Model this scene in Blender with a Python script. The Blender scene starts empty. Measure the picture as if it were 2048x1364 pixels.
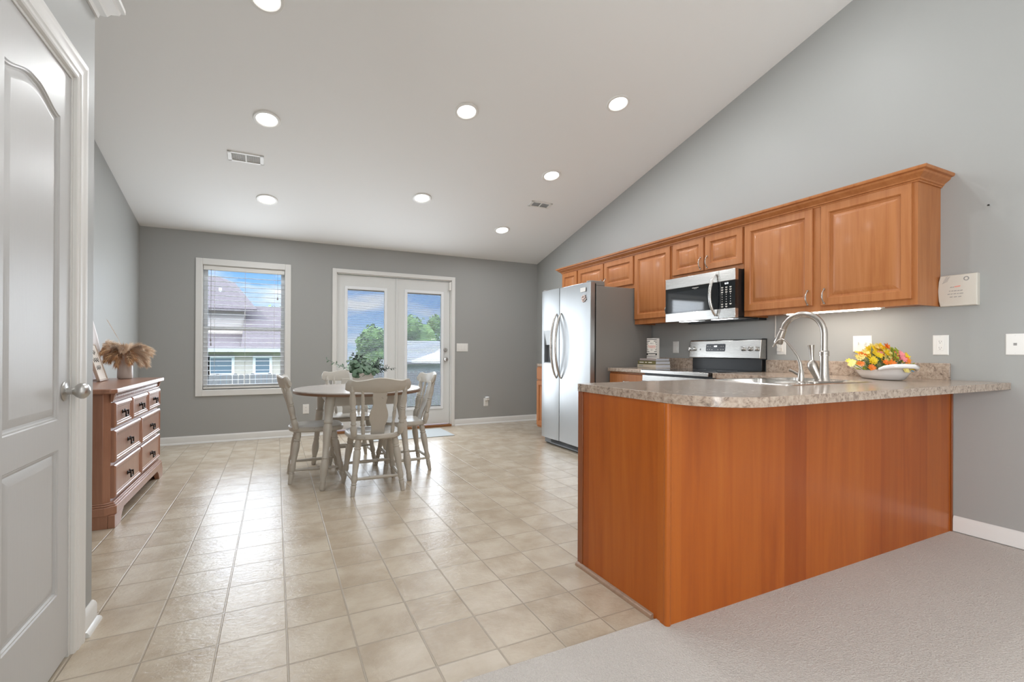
import bpy, bmesh, math, random
from mathutils import Vector, Matrix, Euler
PI = math.pi
random.seed(7)
scene = bpy.context.scene
COL = scene.collection

# ------------------------------------------------------------------ camera
cam_d = bpy.data.cameras.new('camera')
cam = bpy.data.objects.new('camera', cam_d); COL.objects.link(cam)
YAW, PIT, ROL = .4601, .0018, .0046
fwd = Vector((math.sin(YAW)*math.cos(PIT), math.cos(YAW)*math.cos(PIT), math.sin(PIT)))
rgt = Vector((math.cos(YAW), -math.sin(YAW), 0)); upv = rgt.cross(fwd)
r2 = math.cos(ROL)*rgt + math.sin(ROL)*upv; u2 = -math.sin(ROL)*rgt + math.cos(ROL)*upv
cam.matrix_world = Matrix(((r2.x, u2.x, -fwd.x, 0), (r2.y, u2.y, -fwd.y, 0), (r2.z, u2.z, -fwd.z, 1.0768), (0, 0, 0, 1)))
cam_d.sensor_width = 36; cam_d.lens = 952.5/2048*36
cam_d.shift_y = (700.3-682)/2048; cam_d.clip_start = .05; cam_d.clip_end = 500
scene.camera = cam
# ------------------------------------------------------------------ colour management
vs = scene.view_settings
scene.display_settings.display_device = 'sRGB'
vs.view_transform = 'Standard'; vs.look = 'None'; vs.gamma = 1.0; vs.use_curve_mapping = False
vs.exposure = 0.58
scene.cycles.use_denoising = True
scene.cycles.max_bounces = 10; scene.cycles.diffuse_bounces = 6; scene.cycles.glossy_bounces = 5
scene.cycles.transparent_max_bounces = 24; scene.cycles.transmission_bounces = 6
scene.cycles.sample_clamp_indirect = 6.0
scene.cycles.caustics_reflective = False; scene.cycles.caustics_refractive = False
# ------------------------------------------------------------------ tuning values
XLW = -1.348
LAMP = 104.0        # radiance of the recessed lamps
FILL_W = 30.0    # base power of the fill lights added behind the camera
SKY = .88
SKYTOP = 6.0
PATIO_W = 9.5     # daylight coming in at the patio doors and the window
# ------------------------------------------------------------------ world: sky with clouds
W = bpy.data.worlds.new('sky'); scene.world = W; W.use_nodes = True
nt = W.node_tree; nt.nodes.clear()
def wn(t, **k):
    n = nt.nodes.new(t)
    for a, b in k.items(): setattr(n, a, b)
    return n
tc = wn('ShaderNodeTexCoord'); sep = wn('ShaderNodeSeparateXYZ'); nt.links.new(tc.outputs['Generated'], sep.inputs[0])
rp = wn('ShaderNodeValToRGB'); rp.color_ramp.elements[0].position = 0.0; rp.color_ramp.elements[0].color = (.47, .69, .98, 1)
e = rp.color_ramp.elements.new(.12); e.color = (.21, .47, .95, 1)
e = rp.color_ramp.elements.new(.20); e.color = (.20, .42, .84, 1)
rp.color_ramp.elements[-1].position = .42; rp.color_ramp.elements[-1].color = (.66, .78, .97, 1)
nt.links.new(sep.outputs[2], rp.inputs[0])
mp = wn('ShaderNodeMapping'); mp.inputs['Scale'].default_value = (2.6, 2.6, 11); mp.inputs['Location'].default_value = (.35, .1, .55)
nt.links.new(tc.outputs['Generated'], mp.inputs[0])
nz = wn('ShaderNodeTexNoise'); nz.inputs['Scale'].default_value = 1.5; nz.inputs['Detail'].default_value = 7; nz.inputs['Roughness'].default_value = .55
nt.links.new(mp.outputs[0], nz.inputs['Vector'])
cr = wn('ShaderNodeValToRGB'); cr.color_ramp.elements[0].position = .47; cr.color_ramp.elements[1].position = .62
nt.links.new(nz.outputs['Fac'], cr.inputs[0])
mx = wn('ShaderNodeMix', data_type='RGBA'); nt.links.new(cr.outputs[0], mx.inputs[0]); nt.links.new(rp.outputs[0], mx.inputs[6]); mx.inputs[7].default_value = (.95, .96, 1.0, 1)
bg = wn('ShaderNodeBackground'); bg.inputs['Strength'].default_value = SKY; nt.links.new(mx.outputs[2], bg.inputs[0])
br_ = wn('ShaderNodeMapRange', interpolation_type='SMOOTHSTEP'); nt.links.new(sep.outputs[2], br_.inputs[0])   # sky overhead, out of view, boosted well past the visible band to fill the room
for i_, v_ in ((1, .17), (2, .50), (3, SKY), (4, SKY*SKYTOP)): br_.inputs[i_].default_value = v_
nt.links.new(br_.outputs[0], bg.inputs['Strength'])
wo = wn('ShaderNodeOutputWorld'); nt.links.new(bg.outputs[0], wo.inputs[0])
# ------------------------------------------------------------------ sun, fill lights added behind the camera, patio daylight
def light(name, typ, loc, rot, energy, color, **k):
    d = bpy.data.lights.new(name, typ); d.energy = energy; d.color = color
    for a, b in k.items(): setattr(d, a, b)
    o = bpy.data.objects.new(name, d); COL.objects.link(o); o.location = loc; o.rotation_euler = rot
    return o
sun = light('sun', 'SUN', (0, 0, 20), (0, 0, 0), 2.6, (1, .95, .88), angle=.01)
sun.rotation_euler = Vector((.75, .45, -.8)).to_track_quat('-Z', 'Y').to_euler()
light('rear_fill_light', 'AREA', (1.25, -4.46, 1.35), (PI/2, 0, 0), FILL_W*.4, (.93, .97, 1), shape='RECTANGLE', size=1.5, size_y=1.5)  # added fill from behind the camera; the rear wall is solid
light('side_fill_light', 'AREA', (3.63, -3.6, 1.4), (PI/2, 0, PI/2), FILL_W*.35, (1, .97, .93), shape='RECTANGLE', size=.9, size_y=1.5)  # added weak warm fill, out of view; no opening in this wall

DAYC = (.86, .93, 1.0)
for i, (x0_, x1_, z0_, z1_) in enumerate(((-.72, .055, .65, 2.02), (.83, 1.312, .285, 1.88), (1.618, 2.108, .285, 1.88))):
    light('patio_daylight', 'AREA', ((x0_+x1_)/2, 6.49, (z0_+z1_)/2), (-PI/2, 0, 0), PATIO_W*(x1_-x0_)*(z1_-z0_)/.77, DAYC, shape='RECTANGLE', size=x1_-x0_, size_y=z1_-z0_)
light('west_fill_light', 'AREA', (XLW+.02, -1.65, 1.4), (PI/2, 0, -PI/2), FILL_W*5.0, (.94, .97, 1), shape='RECTANGLE', size=1.8, size_y=1.6)  # strong unseen fill added to brighten the bar's end panel; no window built
def portal(x0, x1, z0, z1):
    o = light('daylight_portal', 'AREA', ((x0+x1)/2, 6.505+.145, (z0+z1)/2), (-PI/2, 0, 0), 1, (1, 1, 1), shape='RECTANGLE', size=x1-x0, size_y=z1-z0); o.data.cycles.is_portal = True
portal(-.72, .055, .65, 2.02); portal(.83, 1.312, .285, 1.88); portal(1.618, 2.108, .285, 1.88)

# ================================================================== helpers
class MB:
    def __init__(s): s.v = []; s.f = []; s.m = []; s.mi = 0
    def add(s, vs, fs):
        b = len(s.v); s.v += [tuple(v) for v in vs]
        for f in fs: s.f.append([b+i for i in f]); s.m.append(s.mi)
        return s
    def box(s, x0, x1, y0, y1, z0, z1):
        if x1 < x0: x0, x1 = x1, x0
        if y1 < y0: y0, y1 = y1, y0
        if z1 < z0: z0, z1 = z1, z0
        return s.add([(x0,y0,z0),(x1,y0,z0),(x1,y1,z0),(x0,y1,z0),(x0,y0,z1),(x1,y0,z1),(x1,y1,z1),(x0,y1,z1)],
                     [(0,3,2,1),(4,5,6,7),(0,1,5,4),(1,2,6,5),(2,3,7,6),(3,0,4,7)])
    def frame_y(s, x0, x1, z0, z1, a0, a1, c0, c1, y0, y1):   # slab in xz with a rectangular hole
        return s.box(x0,a0,y0,y1,z0,z1).box(a1,x1,y0,y1,z0,z1).box(a0,a1,y0,y1,z0,c0).box(a0,a1,y0,y1,c1,z1)
    def lathe(s, prof, axis_from=(0,0,0), axis_to=(0,0,1), n=16, caps=True):
        a = Vector(axis_from); d = Vector(axis_to)-a; L = d.length; d.normalize()
        t = d.orthogonal().normalized(); b = d.cross(t)
        vs = []; fs = []
        for r, h in prof:
            for k in range(n):
                w = 2*PI*k/n; vs.append(a + d*(h*L) + (t*math.cos(w)+b*math.sin(w))*r)
        for i in range(len(prof)-1):
            for k in range(n):
                fs.append((i*n+k, i*n+(k+1)%n, (i+1)*n+(k+1)%n, (i+1)*n+k))
        if caps: fs.append(tuple(range(n-1, -1, -1))); fs.append(tuple((len(prof)-1)*n+k for k in range(n)))
        return s.add(vs, fs)
    def tube(s, pts, r, n=10, caps=True):
        pts = [Vector(p) for p in pts]; m = len(pts)
        rs = r if isinstance(r, (list, tuple)) else [r]*m
        vs = []; fs = []; t0 = None
        for i, p in enumerate(pts):
            d = (pts[min(i+1, m-1)]-pts[max(i-1, 0)]).normalized()
            if t0 is None: t0 = d.orthogonal().normalized()
            t0 = (t0 - d*t0.dot(d)).normalized(); b = d.cross(t0)
            for k in range(n):
                w = 2*PI*k/n; vs.append(p+(t0*math.cos(w)+b*math.sin(w))*rs[i])
        for i in range(m-1):
            for k in range(n): fs.append((i*n+k, i*n+(k+1)%n, (i+1)*n+(k+1)%n, (i+1)*n+k))
        if caps: fs.append(tuple(range(n-1,-1,-1))); fs.append(tuple((m-1)*n+k for k in range(n)))
        return s.add(vs, fs)
    def prism(s, poly, d0, d1, M=None):     # poly in local xy extruded along local z, M maps to space
        n = len(poly); vs = [Vector((x, y, d0)) for x, y in poly]+[Vector((x, y, d1)) for x, y in poly]
        if M is not None: vs = [M @ v for v in vs]
        fs = [tuple(range(n-1,-1,-1)), tuple(range(n, 2*n))]+[(i, (i+1)%n, n+(i+1)%n, n+i) for i in range(n)]
        return s.add(vs, fs)
    def rings(s, outline, prof, M, base=0.0, back=None):
        """outline: ccw polygon in local xy; prof: [(inset, height)]; stepped panel face, closed at the back"""
        loops = [(offset(outline, i), h) for i, h in prof]
        n = len(outline); vs = []; fs = []
        for lp, h in loops: vs += [M @ Vector((x, y, h)) for x, y in lp]
        for r in range(len(loops)-1):
            for k in range(n): fs.append((r*n+k, r*n+(k+1)%n, (r+1)*n+(k+1)%n, (r+1)*n+k))
        fs.append(tuple((len(loops)-1)*n+k for k in range(n))); fs.append(tuple(range(n-1,-1,-1)))
        return s.add(vs, fs)
    def sweep(s, path, prof, closed=False):
        """moulding along an xy path; prof [(out, z)], out to the right of travel; mitred"""
        P = [Vector((p[0], p[1])) for p in path]; m = len(P); vs = []; fs = []; n = len(prof)
        for i in range(m):
            d0 = (P[i]-P[i-1]).normalized() if (i > 0 or closed) else None
            d1 = (P[(i+1) % m]-P[i]).normalized() if (i < m-1 or closed) else None
            d0 = d0 or d1; d1 = d1 or d0
            n0 = Vector((d0.y, -d0.x)); n1 = Vector((d1.y, -d1.x))
            b = (n0+n1).normalized(); k = 1/max(.2, b.dot(n0))
            for o, z in prof: vs.append((P[i].x+b.x*o*k, P[i].y+b.y*o*k, z))
        for i in range(m if closed else m-1):
            j = (i+1) % m
            for k in range(n): fs.append((i*n+k, i*n+(k+1)%n, j*n+(k+1)%n, j*n+k))
        if not closed: fs.append(tuple(range(n))); fs.append(tuple((m-1)*n+k for k in range(n-1,-1,-1)))
        return s.add(vs, fs)
def offset(poly, d):
    if abs(d) < 1e-9: return list(poly)
    n = len(poly); out = []
    for i in range(n):
        p0 = Vector(poly[i-1]); p = Vector(poly[i]); p1 = Vector(poly[(i+1) % n])
        a = (p-p0).normalized(); b = (p1-p).normalized()
        na = Vector((-a.y, a.x)); nb = Vector((-b.y, b.x)); m = (na+nb)
        if m.length < 1e-6: m = na
        m.normalize(); k = d/max(.3, m.dot(na)); out.append((p.x+m.x*k, p.y+m.y*k))
    return out
def rect(w, h, x0=0, y0=0): return [(x0, y0), (x0+w, y0), (x0+w, y0+h), (x0, y0+h)]
WO = {}
def world_off(o): return WO.get(o.name, Vector((0, 0, 0)))
def obj(name, mb, mats, parent=None, local=False, bevel=0, seg=2, smooth=35, sub=0, loc=None):
    me = bpy.data.meshes.new(name)
    me.from_pydata([tuple(v) for v in mb.v], [], mb.f); me.update()
    ms = mats if isinstance(mats, (list, tuple)) else [mats]
    for m in ms: me.materials.append(m)
    if len(ms) > 1: me.polygons.foreach_set('material_index', mb.m)
    bm = bmesh.new(); bm.from_mesh(me); bmesh.ops.recalc_face_normals(bm, faces=bm.faces); bm.to_mesh(me); bm.free()
    o = bpy.data.objects.new(name, me); COL.objects.link(o)
    if parent is not None:
        o.parent = parent; off = world_off(parent)
        if not local:
            me.transform(Matrix.Translation(-off)); WO[o.name] = off.copy()
        if loc is not None: o.location = loc
    else:
        c = Vector((0, 0, 0))
        if not local:
            xs = [v.co for v in me.vertices]
            c = Vector(((min(v.x for v in xs)+max(v.x for v in xs))/2, (min(v.y for v in xs)+max(v.y for v in xs))/2, min(v.z for v in xs)))
            me.transform(Matrix.Translation(-c)); o.location = c; WO[o.name] = c
        if loc is not None: o.location = loc
    if smooth is not None:
        me.polygons.foreach_set('use_smooth', [True]*len(me.polygons))
        me.set_sharp_from_angle(angle=math.radians(smooth))
    if bevel:
        b = o.modifiers.new('bevel', 'BEVEL'); b.width = bevel; b.segments = seg; b.limit_method = 'ANGLE'; b.angle_limit = math.radians(40); b.harden_normals = False
    if sub:
        b = o.modifiers.new('sub', 'SUBSURF'); b.levels = sub; b.render_levels = sub
    return o
def tag(o, label, cat, group=None, kind=None):
    if label: o['label'] = label
    if cat: o['category'] = cat
    if group: o['group'] = group
    if kind: o['kind'] = kind
    return o
def thing(name, label, cat, loc=(0, 0, 0), rotz=0, group=None):
    o = bpy.data.objects.new(name, None); COL.objects.link(o); o.location = loc; o.rotation_euler = (0, 0, rotz)
    o.empty_display_size = .05; WO[o.name] = Vector(loc)
    return tag(o, label, cat, group)
def struct(name, mb, mats, label=None, parent=None, **k):
    o = obj(name, mb, mats, parent, **k)
    if parent is None:
        o['kind'] = 'structure'
        if label: o['label'] = label
    return o
def dup(root, loc, rot=None, label=None, group=None):
    r = root.copy(); COL.objects.link(r); r.location = loc
    if rot is not None: r.rotation_euler = rot
    if label: r['label'] = label
    if group: r['group'] = group
    for ch in list(root.children):
        c = ch.copy(); COL.objects.link(c); c.parent = r
        for g in ch.children:
            d = g.copy(); COL.objects.link(d); d.parent = c
    return r
def text(name, body, size, M, mat, parent, align='CENTER'):
    cu = bpy.data.curves.new(name, 'FONT'); cu.body = body; cu.size = size; cu.align_x = align; cu.align_y = 'CENTER'; cu.extrude = .0003
    cu.materials.append(mat)
    t_ = bpy.data.objects.new(name, cu); COL.objects.link(t_); bpy.context.view_layer.update()
    me = bpy.data.meshes.new_from_object(t_.evaluated_get(bpy.context.evaluated_depsgraph_get())); me.name = name
    bpy.data.objects.remove(t_); bpy.data.curves.remove(cu)
    o = bpy.data.objects.new(name, me); COL.objects.link(o)
    if parent is not None:
        o.parent = parent; M = Matrix.Translation(-world_off(parent)) @ M
    o.matrix_local = M if parent is not None else M
    return o
def basis(o, x, y, z):   # local axes -> world matrix
    x, y, z = Vector(x), Vector(y), Vector(z)
    return Matrix(((x.x,y.x,z.x,o[0]),(x.y,y.y,z.y,o[1]),(x.z,y.z,z.z,o[2]),(0,0,0,1)))
# face of something looking towards -x (seen from the room, on the kitchen wall): local x -> -y ; local y -> z ; normal -> -x
def face_mx(x, y, z): return basis((x, y, z), (0,-1,0), (0,0,1), (-1,0,0))
# face looking towards -y: local x -> +x
def face_my(x, y, z): return basis((x, y, z), (1,0,0), (0,0,1), (0,-1,0))
# face looking towards +x: local x -> +y
def face_px(x, y, z): return basis((x, y, z), (0,1,0), (0,0,1), (1,0,0))
# face looking towards +y: local x -> -x
def face_py(x, y, z): return basis((x, y, z), (-1,0,0), (0,0,1), (0,1,0))

# ================================================================== materials
class Mat:
    def __init__(s, name):
        s.m = bpy.data.materials.new(name); s.m.use_nodes = True; s.t = s.m.node_tree; s.b = s.t.nodes['Principled BSDF']; s.out = s.t.nodes['Material Output']
    def n(s, typ, ins=None, **k):
        nd = s.t.nodes.new(typ)
        for a, b in k.items(): setattr(nd, a, b)
        for a, b in (ins or {}).items(): s.set(nd.inputs[a], b)
        return nd
    def set(s, sock, v):
        if isinstance(v, bpy.types.NodeSocket): s.t.links.new(v, sock)
        elif isinstance(v, bpy.types.Node): s.t.links.new(v.outputs[0], sock)
        else:
            if isinstance(v, (tuple, list)) and len(v) == 3 and sock.type == 'RGBA': v = (*v, 1)
            sock.default_value = v
    def p(s, **k):
        names = {'color':'Base Color','rough':'Roughness','metal':'Metallic','spec':'Specular IOR Level','normal':'Normal','coat':'Coat Weight','coatr':'Coat Roughness',
                 'trans':'Transmission Weight','ior':'IOR','emit':'Emission Color','emits':'Emission Strength','sheen':'Sheen Weight','alpha':'Alpha','sss':'Subsurface Weight','aniso':'Anisotropic'}
        for a, b in k.items(): s.set(s.b.inputs[names[a]], b)
        return s
    def math(s, op, a, b=0.0, c=None):
        nd = s.n('ShaderNodeMath', operation=op); s.set(nd.inputs[0], a); s.set(nd.inputs[1], b)
        if c is not None: s.set(nd.inputs[2], c)
        return nd.outputs[0]
    def ramp(s, fac, stops):
        nd = s.n('ShaderNodeValToRGB'); s.set(nd.inputs[0], fac); el = nd.color_ramp.elements
        while len(el) < len(stops): el.new(.5)
        for e, (p, c) in zip(el, stops): e.position = p; e.color = (*c, 1) if len(c) == 3 else c
        return nd.outputs[0]
    def mix(s, f, a, b, blend='MIX'):
        nd = s.n('ShaderNodeMix', data_type='RGBA', blend_type=blend); s.set(nd.inputs[0], f); s.set(nd.inputs[6], a); s.set(nd.inputs[7], b); return nd.outputs[2]
    def noise(s, vec, scale, detail=4, rough=.5, dist=0):
        return s.n('ShaderNodeTexNoise', {'Vector': vec, 'Scale': scale, 'Detail': detail, 'Roughness': rough, 'Distortion': dist})
    def pos(s): return s.n('ShaderNodeNewGeometry').outputs['Position']
    def objc(s): return s.n('ShaderNodeTexCoord').outputs['Object']
    def mapv(s, v, scale=(1,1,1), loc=(0,0,0), rot=(0,0,0)):
        return s.n('ShaderNodeMapping', {'Vector': v, 'Scale': scale, 'Location': loc, 'Rotation': rot}).outputs[0]
    def bump(s, h, strength=.2, dist=.01):
        s.p(normal=s.n('ShaderNodeBump', {'Height': h, 'Strength': strength, 'Distance': dist}).outputs[0]); return s
def simple(name, color, rough=.5, metal=0, **k): return Mat(name).p(color=color, rough=rough, metal=metal, **k).m

def paint(name, color, rough=.55, bumps=.05, scale=220):
    m = Mat(name); m.p(color=color, rough=rough); m.bump(m.noise(m.pos(), scale, 2).outputs[0], bumps, .002); return m.m
M_WALL = paint('grey_wall_paint', (.354, .357, .345), .5)
M_CEIL = paint('ceiling_paint', (.85, .85, .84), .8)
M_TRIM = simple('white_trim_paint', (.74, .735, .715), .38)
M_WHITE = simple('white_plastic', (.80, .79, .76), .35)
M_VINYL = simple('white_vinyl', (.82, .84, .86), .4)
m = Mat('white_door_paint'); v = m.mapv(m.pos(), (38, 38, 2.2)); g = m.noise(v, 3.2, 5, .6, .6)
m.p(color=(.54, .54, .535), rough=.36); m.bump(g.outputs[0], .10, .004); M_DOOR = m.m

# ceramic-look floor tiles
m = Mat('stone_floor_tile'); P_ = m.pos(); s_ = m.n('ShaderNodeSeparateXYZ', {0: P_})
u = m.math('DIVIDE', m.math('SUBTRACT', s_.outputs[0], .0423), .2277); w = m.math('DIVIDE', m.math('SUBTRACT', s_.outputs[1], 1.8001), .2331)
def edge(c, pitch): return m.math('MULTIPLY', m.math('ABSOLUTE', m.math('SUBTRACT', m.math('FRACT', m.math('ADD', c, 100.5)), .5)), pitch)
d_ = m.math('MINIMUM', edge(u, .2277), edge(w, .2331))
gm = m.n('ShaderNodeMapRange', {0: d_, 1: .0018, 2: .0046, 3: 0.0, 4: 1.0}, interpolation_type='SMOOTHSTEP').outputs[0]
ids = m.n('ShaderNodeCombineXYZ', {0: m.math('FLOOR', u), 1: m.math('FLOOR', w)}); wn_ = m.n('ShaderNodeTexWhiteNoise', {0: ids.outputs[0]}, noise_dimensions='3D')
jit = m.n('ShaderNodeVectorMath', {0: P_, 1: m.n('ShaderNodeVectorMath', {0: wn_.outputs['Color'], 1: (7, 7, 7)}, operation='MULTIPLY').outputs[0]}, operation='ADD').outputs[0]
n1 = m.noise(jit, 5.0, 4, .55, .25); n2 = m.noise(jit, 26, 4, .6)
c1 = m.ramp(n1.outputs[0], [(.36, (.40, .325, .24)), (.5, (.475, .40, .305)), (.64, (.545, .475, .38))])
c1 = m.mix(m.math('MULTIPLY', n2.outputs[0], .35), c1, (.47, .385, .29))
c1 = m.mix(m.math('MULTIPLY', wn_.outputs['Value'], .12), c1, (.56, .50, .41))
m.p(color=m.mix(gm, (.37, .315, .245), c1))
rl = m.n('ShaderNodeMapRange', {0: n1.outputs[0], 1: .3, 2: .7, 3: .185, 4: .25}).outputs[0]
m.p(rough=rl, spec=.42)
hb = m.noise(m.mapv(jit, (1.0, 1.5, 1)), 34, 6, .62, .6)
hh = m.math('ADD', m.math('MULTIPLY', hb.outputs[0], .55), m.math('MULTIPLY', gm, .40))
m.bump(hh, 1.0, .0030); M_TILE = m.m

m = Mat('pale_carpet'); P_ = m.pos(); a = m.noise(P_, 270, 4, .7); b = m.noise(P_, 3.0, 4, .6); v_ = m.n('ShaderNodeTexVoronoi', {'Vector': m.mapv(P_, (1, 1, 1)), 'Scale': 150.0, 'Randomness': 1.0})
c = m.ramp(a.outputs[0], [(.3, (.58, .535, .49)), (.65, (.78, .735, .69))]); c = m.mix(m.math('MULTIPLY', b.outputs[0], .3), c, (.60, .55, .50))
m.p(color=c, rough=.95, sheen=.25, spec=.1); m.bump(m.math('ADD', a.outputs[0], m.math('MULTIPLY', v_.outputs[0], .8)), .7, .009); M_CARPET = m.m

def wood(name, dark, mid, light_, scale=(22, 22, 1.3), rough=.3, bands=0, coat=.25, bumpv=.03, coatr=.15):
    m = Mat(name); P_ = m.pos(); v = m.mapv(P_, scale); n1 = m.noise(v, 1.4, 6, .62, .9); n2 = m.noise(m.mapv(P_, (scale[0]*5, scale[1]*5, scale[2]*1.5)), 1.6, 3)
    f = m.math('ADD', m.math('MULTIPLY', n1.outputs[0], .80), m.math('MULTIPLY', n2.outputs[0], .20))
    c = m.ramp(f, [(.22, dark), (.5, mid), (.80, light_)])
    if bands:
        s_ = m.n('ShaderNodeSeparateXYZ', {0: P_}); k = m.math('FLOOR', m.math('ADD', m.math('DIVIDE', m.math('ADD', s_.outputs[0], m.math('MULTIPLY', s_.outputs[1], 1.37)), bands), m.math('MULTIPLY', n1.outputs[0], .03)))
        wv = m.n('ShaderNodeTexWhiteNoise', {'W': k}, noise_dimensions='1D')
        c = m.mix(m.n('ShaderNodeMapRange', {0: wv.outputs[0], 1: .5, 2: 1.0, 3: 0, 4: .75}).outputs[0], c, dark); c = m.mix(m.n('ShaderNodeMapRange', {0: wv.outputs[0], 1: .5, 2: 0.0, 3: 0, 4: .5}).outputs[0], c, light_)
    m.p(color=c, rough=rough, coat=coat, coatr=coatr, spec=.3); m.bump(f, bumpv, .003); return m.m
M_CHERRY = wood('cherry_cabinet_wood', (.315, .100, .030), (.415, .158, .052), (.485, .205, .078), (12, 12, .8), .42, 0, .10)
M_PANEL = wood('cherry_panel_wood', (.235, .042, .0055), (.38, .088, .010), (.48, .140, .021), (6, 6, .5), .32, .16, .06)
M_CHERRYD = wood('dark_cherry_edge', (.17, .045, .016), (.25, .075, .025), (.30, .10, .035))
M_DRESSER = wood('rosy_dresser_wood', (.26, .105, .058), (.345, .160, .096), (.42, .215, .138), (14, 14, 1.6), .42, 0, 1.0, .03, .30)
M_SHOE = wood('shoe_wood', (.24, .15, .10), (.33, .21, .14), (.38, .25, .17), (2, 20, 20), .4)
M_THRESH = wood('threshold_oak', (.18, .07, .022), (.27, .11, .035), (.33, .15, .05), (2, 22, 22), .4)
m = Mat('laminate_granite'); P_ = m.pos(); n1 = m.noise(P_, 42, 6, .68, .7); n2 = m.noise(P_, 9, 3); n3 = m.noise(P_, 95, 3, .6, .8)
c = m.ramp(n1.outputs[0], [(.32, (.10, .07, .052)), (.42, (.28, .215, .17)), (.52, (.44, .35, .275)), (.68, (.53, .445, .365))])
c = m.mix(m.math('MULTIPLY', n2.outputs[0], .45), c, (.43, .335, .27)); c = m.mix(m.ramp(n3.outputs[0], [(.56, (0, 0, 0)), (.66, (.4, .4, .4))]), c, (.16, .12, .10))
m.p(color=c, rough=.17, spec=.6); M_COUNTER = m.m
def steel(name, color, rough, scale):
    m = Mat(name); n = m.noise(m.mapv(m.pos(), scale), 1, 3); m.p(color=color, metal=1, rough=m.n('ShaderNodeMapRange', {0: n.outputs[0], 1: .3, 2: .7, 3: rough*.85, 4: rough*1.2}).outputs[0]); return m.m
M_STEEL = steel('brushed_stainless', (.45, .46, .465), .35, (600, 600, 6))
M_STEELH = steel('brushed_stainless_level', (.60, .585, .56), .25, (400, 8, 500))
M_NICKEL = simple('brushed_nickel', (.55, .51, .47), .26, 1)
M_KNOB = simple('satin_nickel', (.56, .55, .53), .28, 1)
M_BASIN = simple('sink_steel', (.66, .64, .61), .22, 1)
M_BLACK = simple('black_plastic', (.012, .012, .013), .28)
M_GLASSK = Mat('black_glass').p(color=(.010, .012, .014), rough=.06, spec=.75).m
M_FRSIDE = paint('grey_fridge_side', (.235, .218, .200), .38, .05, 300)
M_DARK = simple('dark_gap', (.01, .009, .008), .8)
M_RECESS = simple('dispenser_grey', (.16, .17, .18), .3)
M_BRONZE = simple('dark_bronze', (.035, .028, .026), .35, .8)
M_INK = simple('black_ink', (.015, .014, .014), .6)
M_GREYINK = simple('grey_ink', (.30, .29, .28), .6)
M_REDINK = simple('coral_ink', (.75, .30, .24), .6)
M_PAPER = simple('warm_paper', (.80, .76, .70), .6)
M_PAGES = simple('book_pages', (.66, .68, .74), .8)
M_LED = Mat('white_led').p(color=(.1, .1, .1), emit=(.9, .97, 1), emits=3.0).m
M_LENS = Mat('lamp_lens').p(color=(.9, .9, .9), emit=(1.0, .985, .96), emits=4.0).m
M_TUBE = Mat('cabinet_lamp_tube').p(color=(.9, .9, .9), emit=(1.0, .91, .79), emits=20).m
for m_ in (M_LED, M_LENS): m_.cycles.emission_sampling = 'NONE'
def distressed(name, color, under, amount=.70):
    m = Mat(name); o = m.pos(); a = m.noise(o, 16, 5, .7); b = m.noise(o, 60, 3)
    f = m.ramp(m.math('ADD', m.math('MULTIPLY', a.outputs[0], .7), m.math('MULTIPLY', b.outputs[0], .3)), [(amount-.02, (0, 0, 0)), (amount+.02, (1, 1, 1))])
    c = m.mix(m.math('MULTIPLY', b.outputs[0], .25), color, tuple(x*.82 for x in color)); m.p(color=m.mix(f, c, under), rough=.36); m.bump(b.outputs[0], .03, .002); return m.m
M_CHAIR = distressed('greige_chalk_paint', (.535, .505, .45), (.05, .03, .02), .655)
M_TTOP = wood('whitewashed_table_top', (.36, .32, .29), (.44, .405, .375), (.51, .48, .455), (3, 26, 26), .26, 0, .3, .05)
M_TEDGE = wood('brown_table_edge', (.13, .075, .045), (.20, .12, .075), (.27, .17, .11), (6, 6, 40), .4)
M_CERAM = simple('white_ceramic', (.82, .81, .80), .12, 0, coat=.5)
M_VASE = simple('matt_vase_glaze', (.66, .63, .59), .28, 0, coat=.3)
M_PLANTER = simple('chalky_planter', (.70, .66, .61), .6)
m = Mat('pane_glass'); tr = m.n('ShaderNodeBsdfTransparent', {0: (.965, .972, .975, 1)}); gl = m.n('ShaderNodeBsdfGlossy', {'Roughness': .02}); fr = m.n('ShaderNodeFresnel', {'IOR': 1.35})
ms = m.n('ShaderNodeMixShader', {0: fr.outputs[0], 1: tr.outputs[0], 2: gl.outputs[0]}); m.t.links.new(ms.outputs[0], m.out.inputs[0]); M_PANE = m.m
m = Mat('blind_slat'); m.p(color=(.80, .82, .84), rough=.45); M_SLAT = m.m
M_RUG = paint('pale_blue_mat', (.42, .45, .46), .9, .4, 160)
M_SPRIG = Mat('eucalyptus_leaf').p(color=(.115, .20, .125), rough=.42).m
M_SPRIG2 = simple('dusty_leaf', (.085, .115, .105), .5)
M_PAMPAS = Mat('pampas_plume').p(color=(.66, .41, .21), rough=.9, sheen=.4).m
M_PAMPASL = Mat('pale_pampas_plume').p(color=(.76, .60, .45), rough=.9, sheen=.4).m
M_CORD = simple('pale_cord', (.7, .68, .64), .5)
# ================================================================== room shell
XW, YB, XL, ZC, SL = 3.656, 6.505, -1.348, 2.435, .2512
RY = .5; ZR = ZC + SL*(YB-RY); YR = -4.5; ZRR = ZR - SL*(RY-YR)
def zceil(y): return ZC + SL*(YB-y) if y > RY else ZR - SL*(RY-y)
CARPET_Y = 1.455
T = .14
# floors
struct('floor', MB().box(XL-T, XW+T, CARPET_Y, YB+.20, -.06, 0), M_TILE, 'beige stone-look tile floor of the dining area', smooth=None)
struct('floor_carpet', MB().box(XL-T, 1.372, YR-T, CARPET_Y, -.06, .006).box(1.372, XW+T, YR-T, 1.396, -.06, .006), M_CARPET, 'pale wall-to-wall carpet in front of the breakfast bar', smooth=None)
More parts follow.
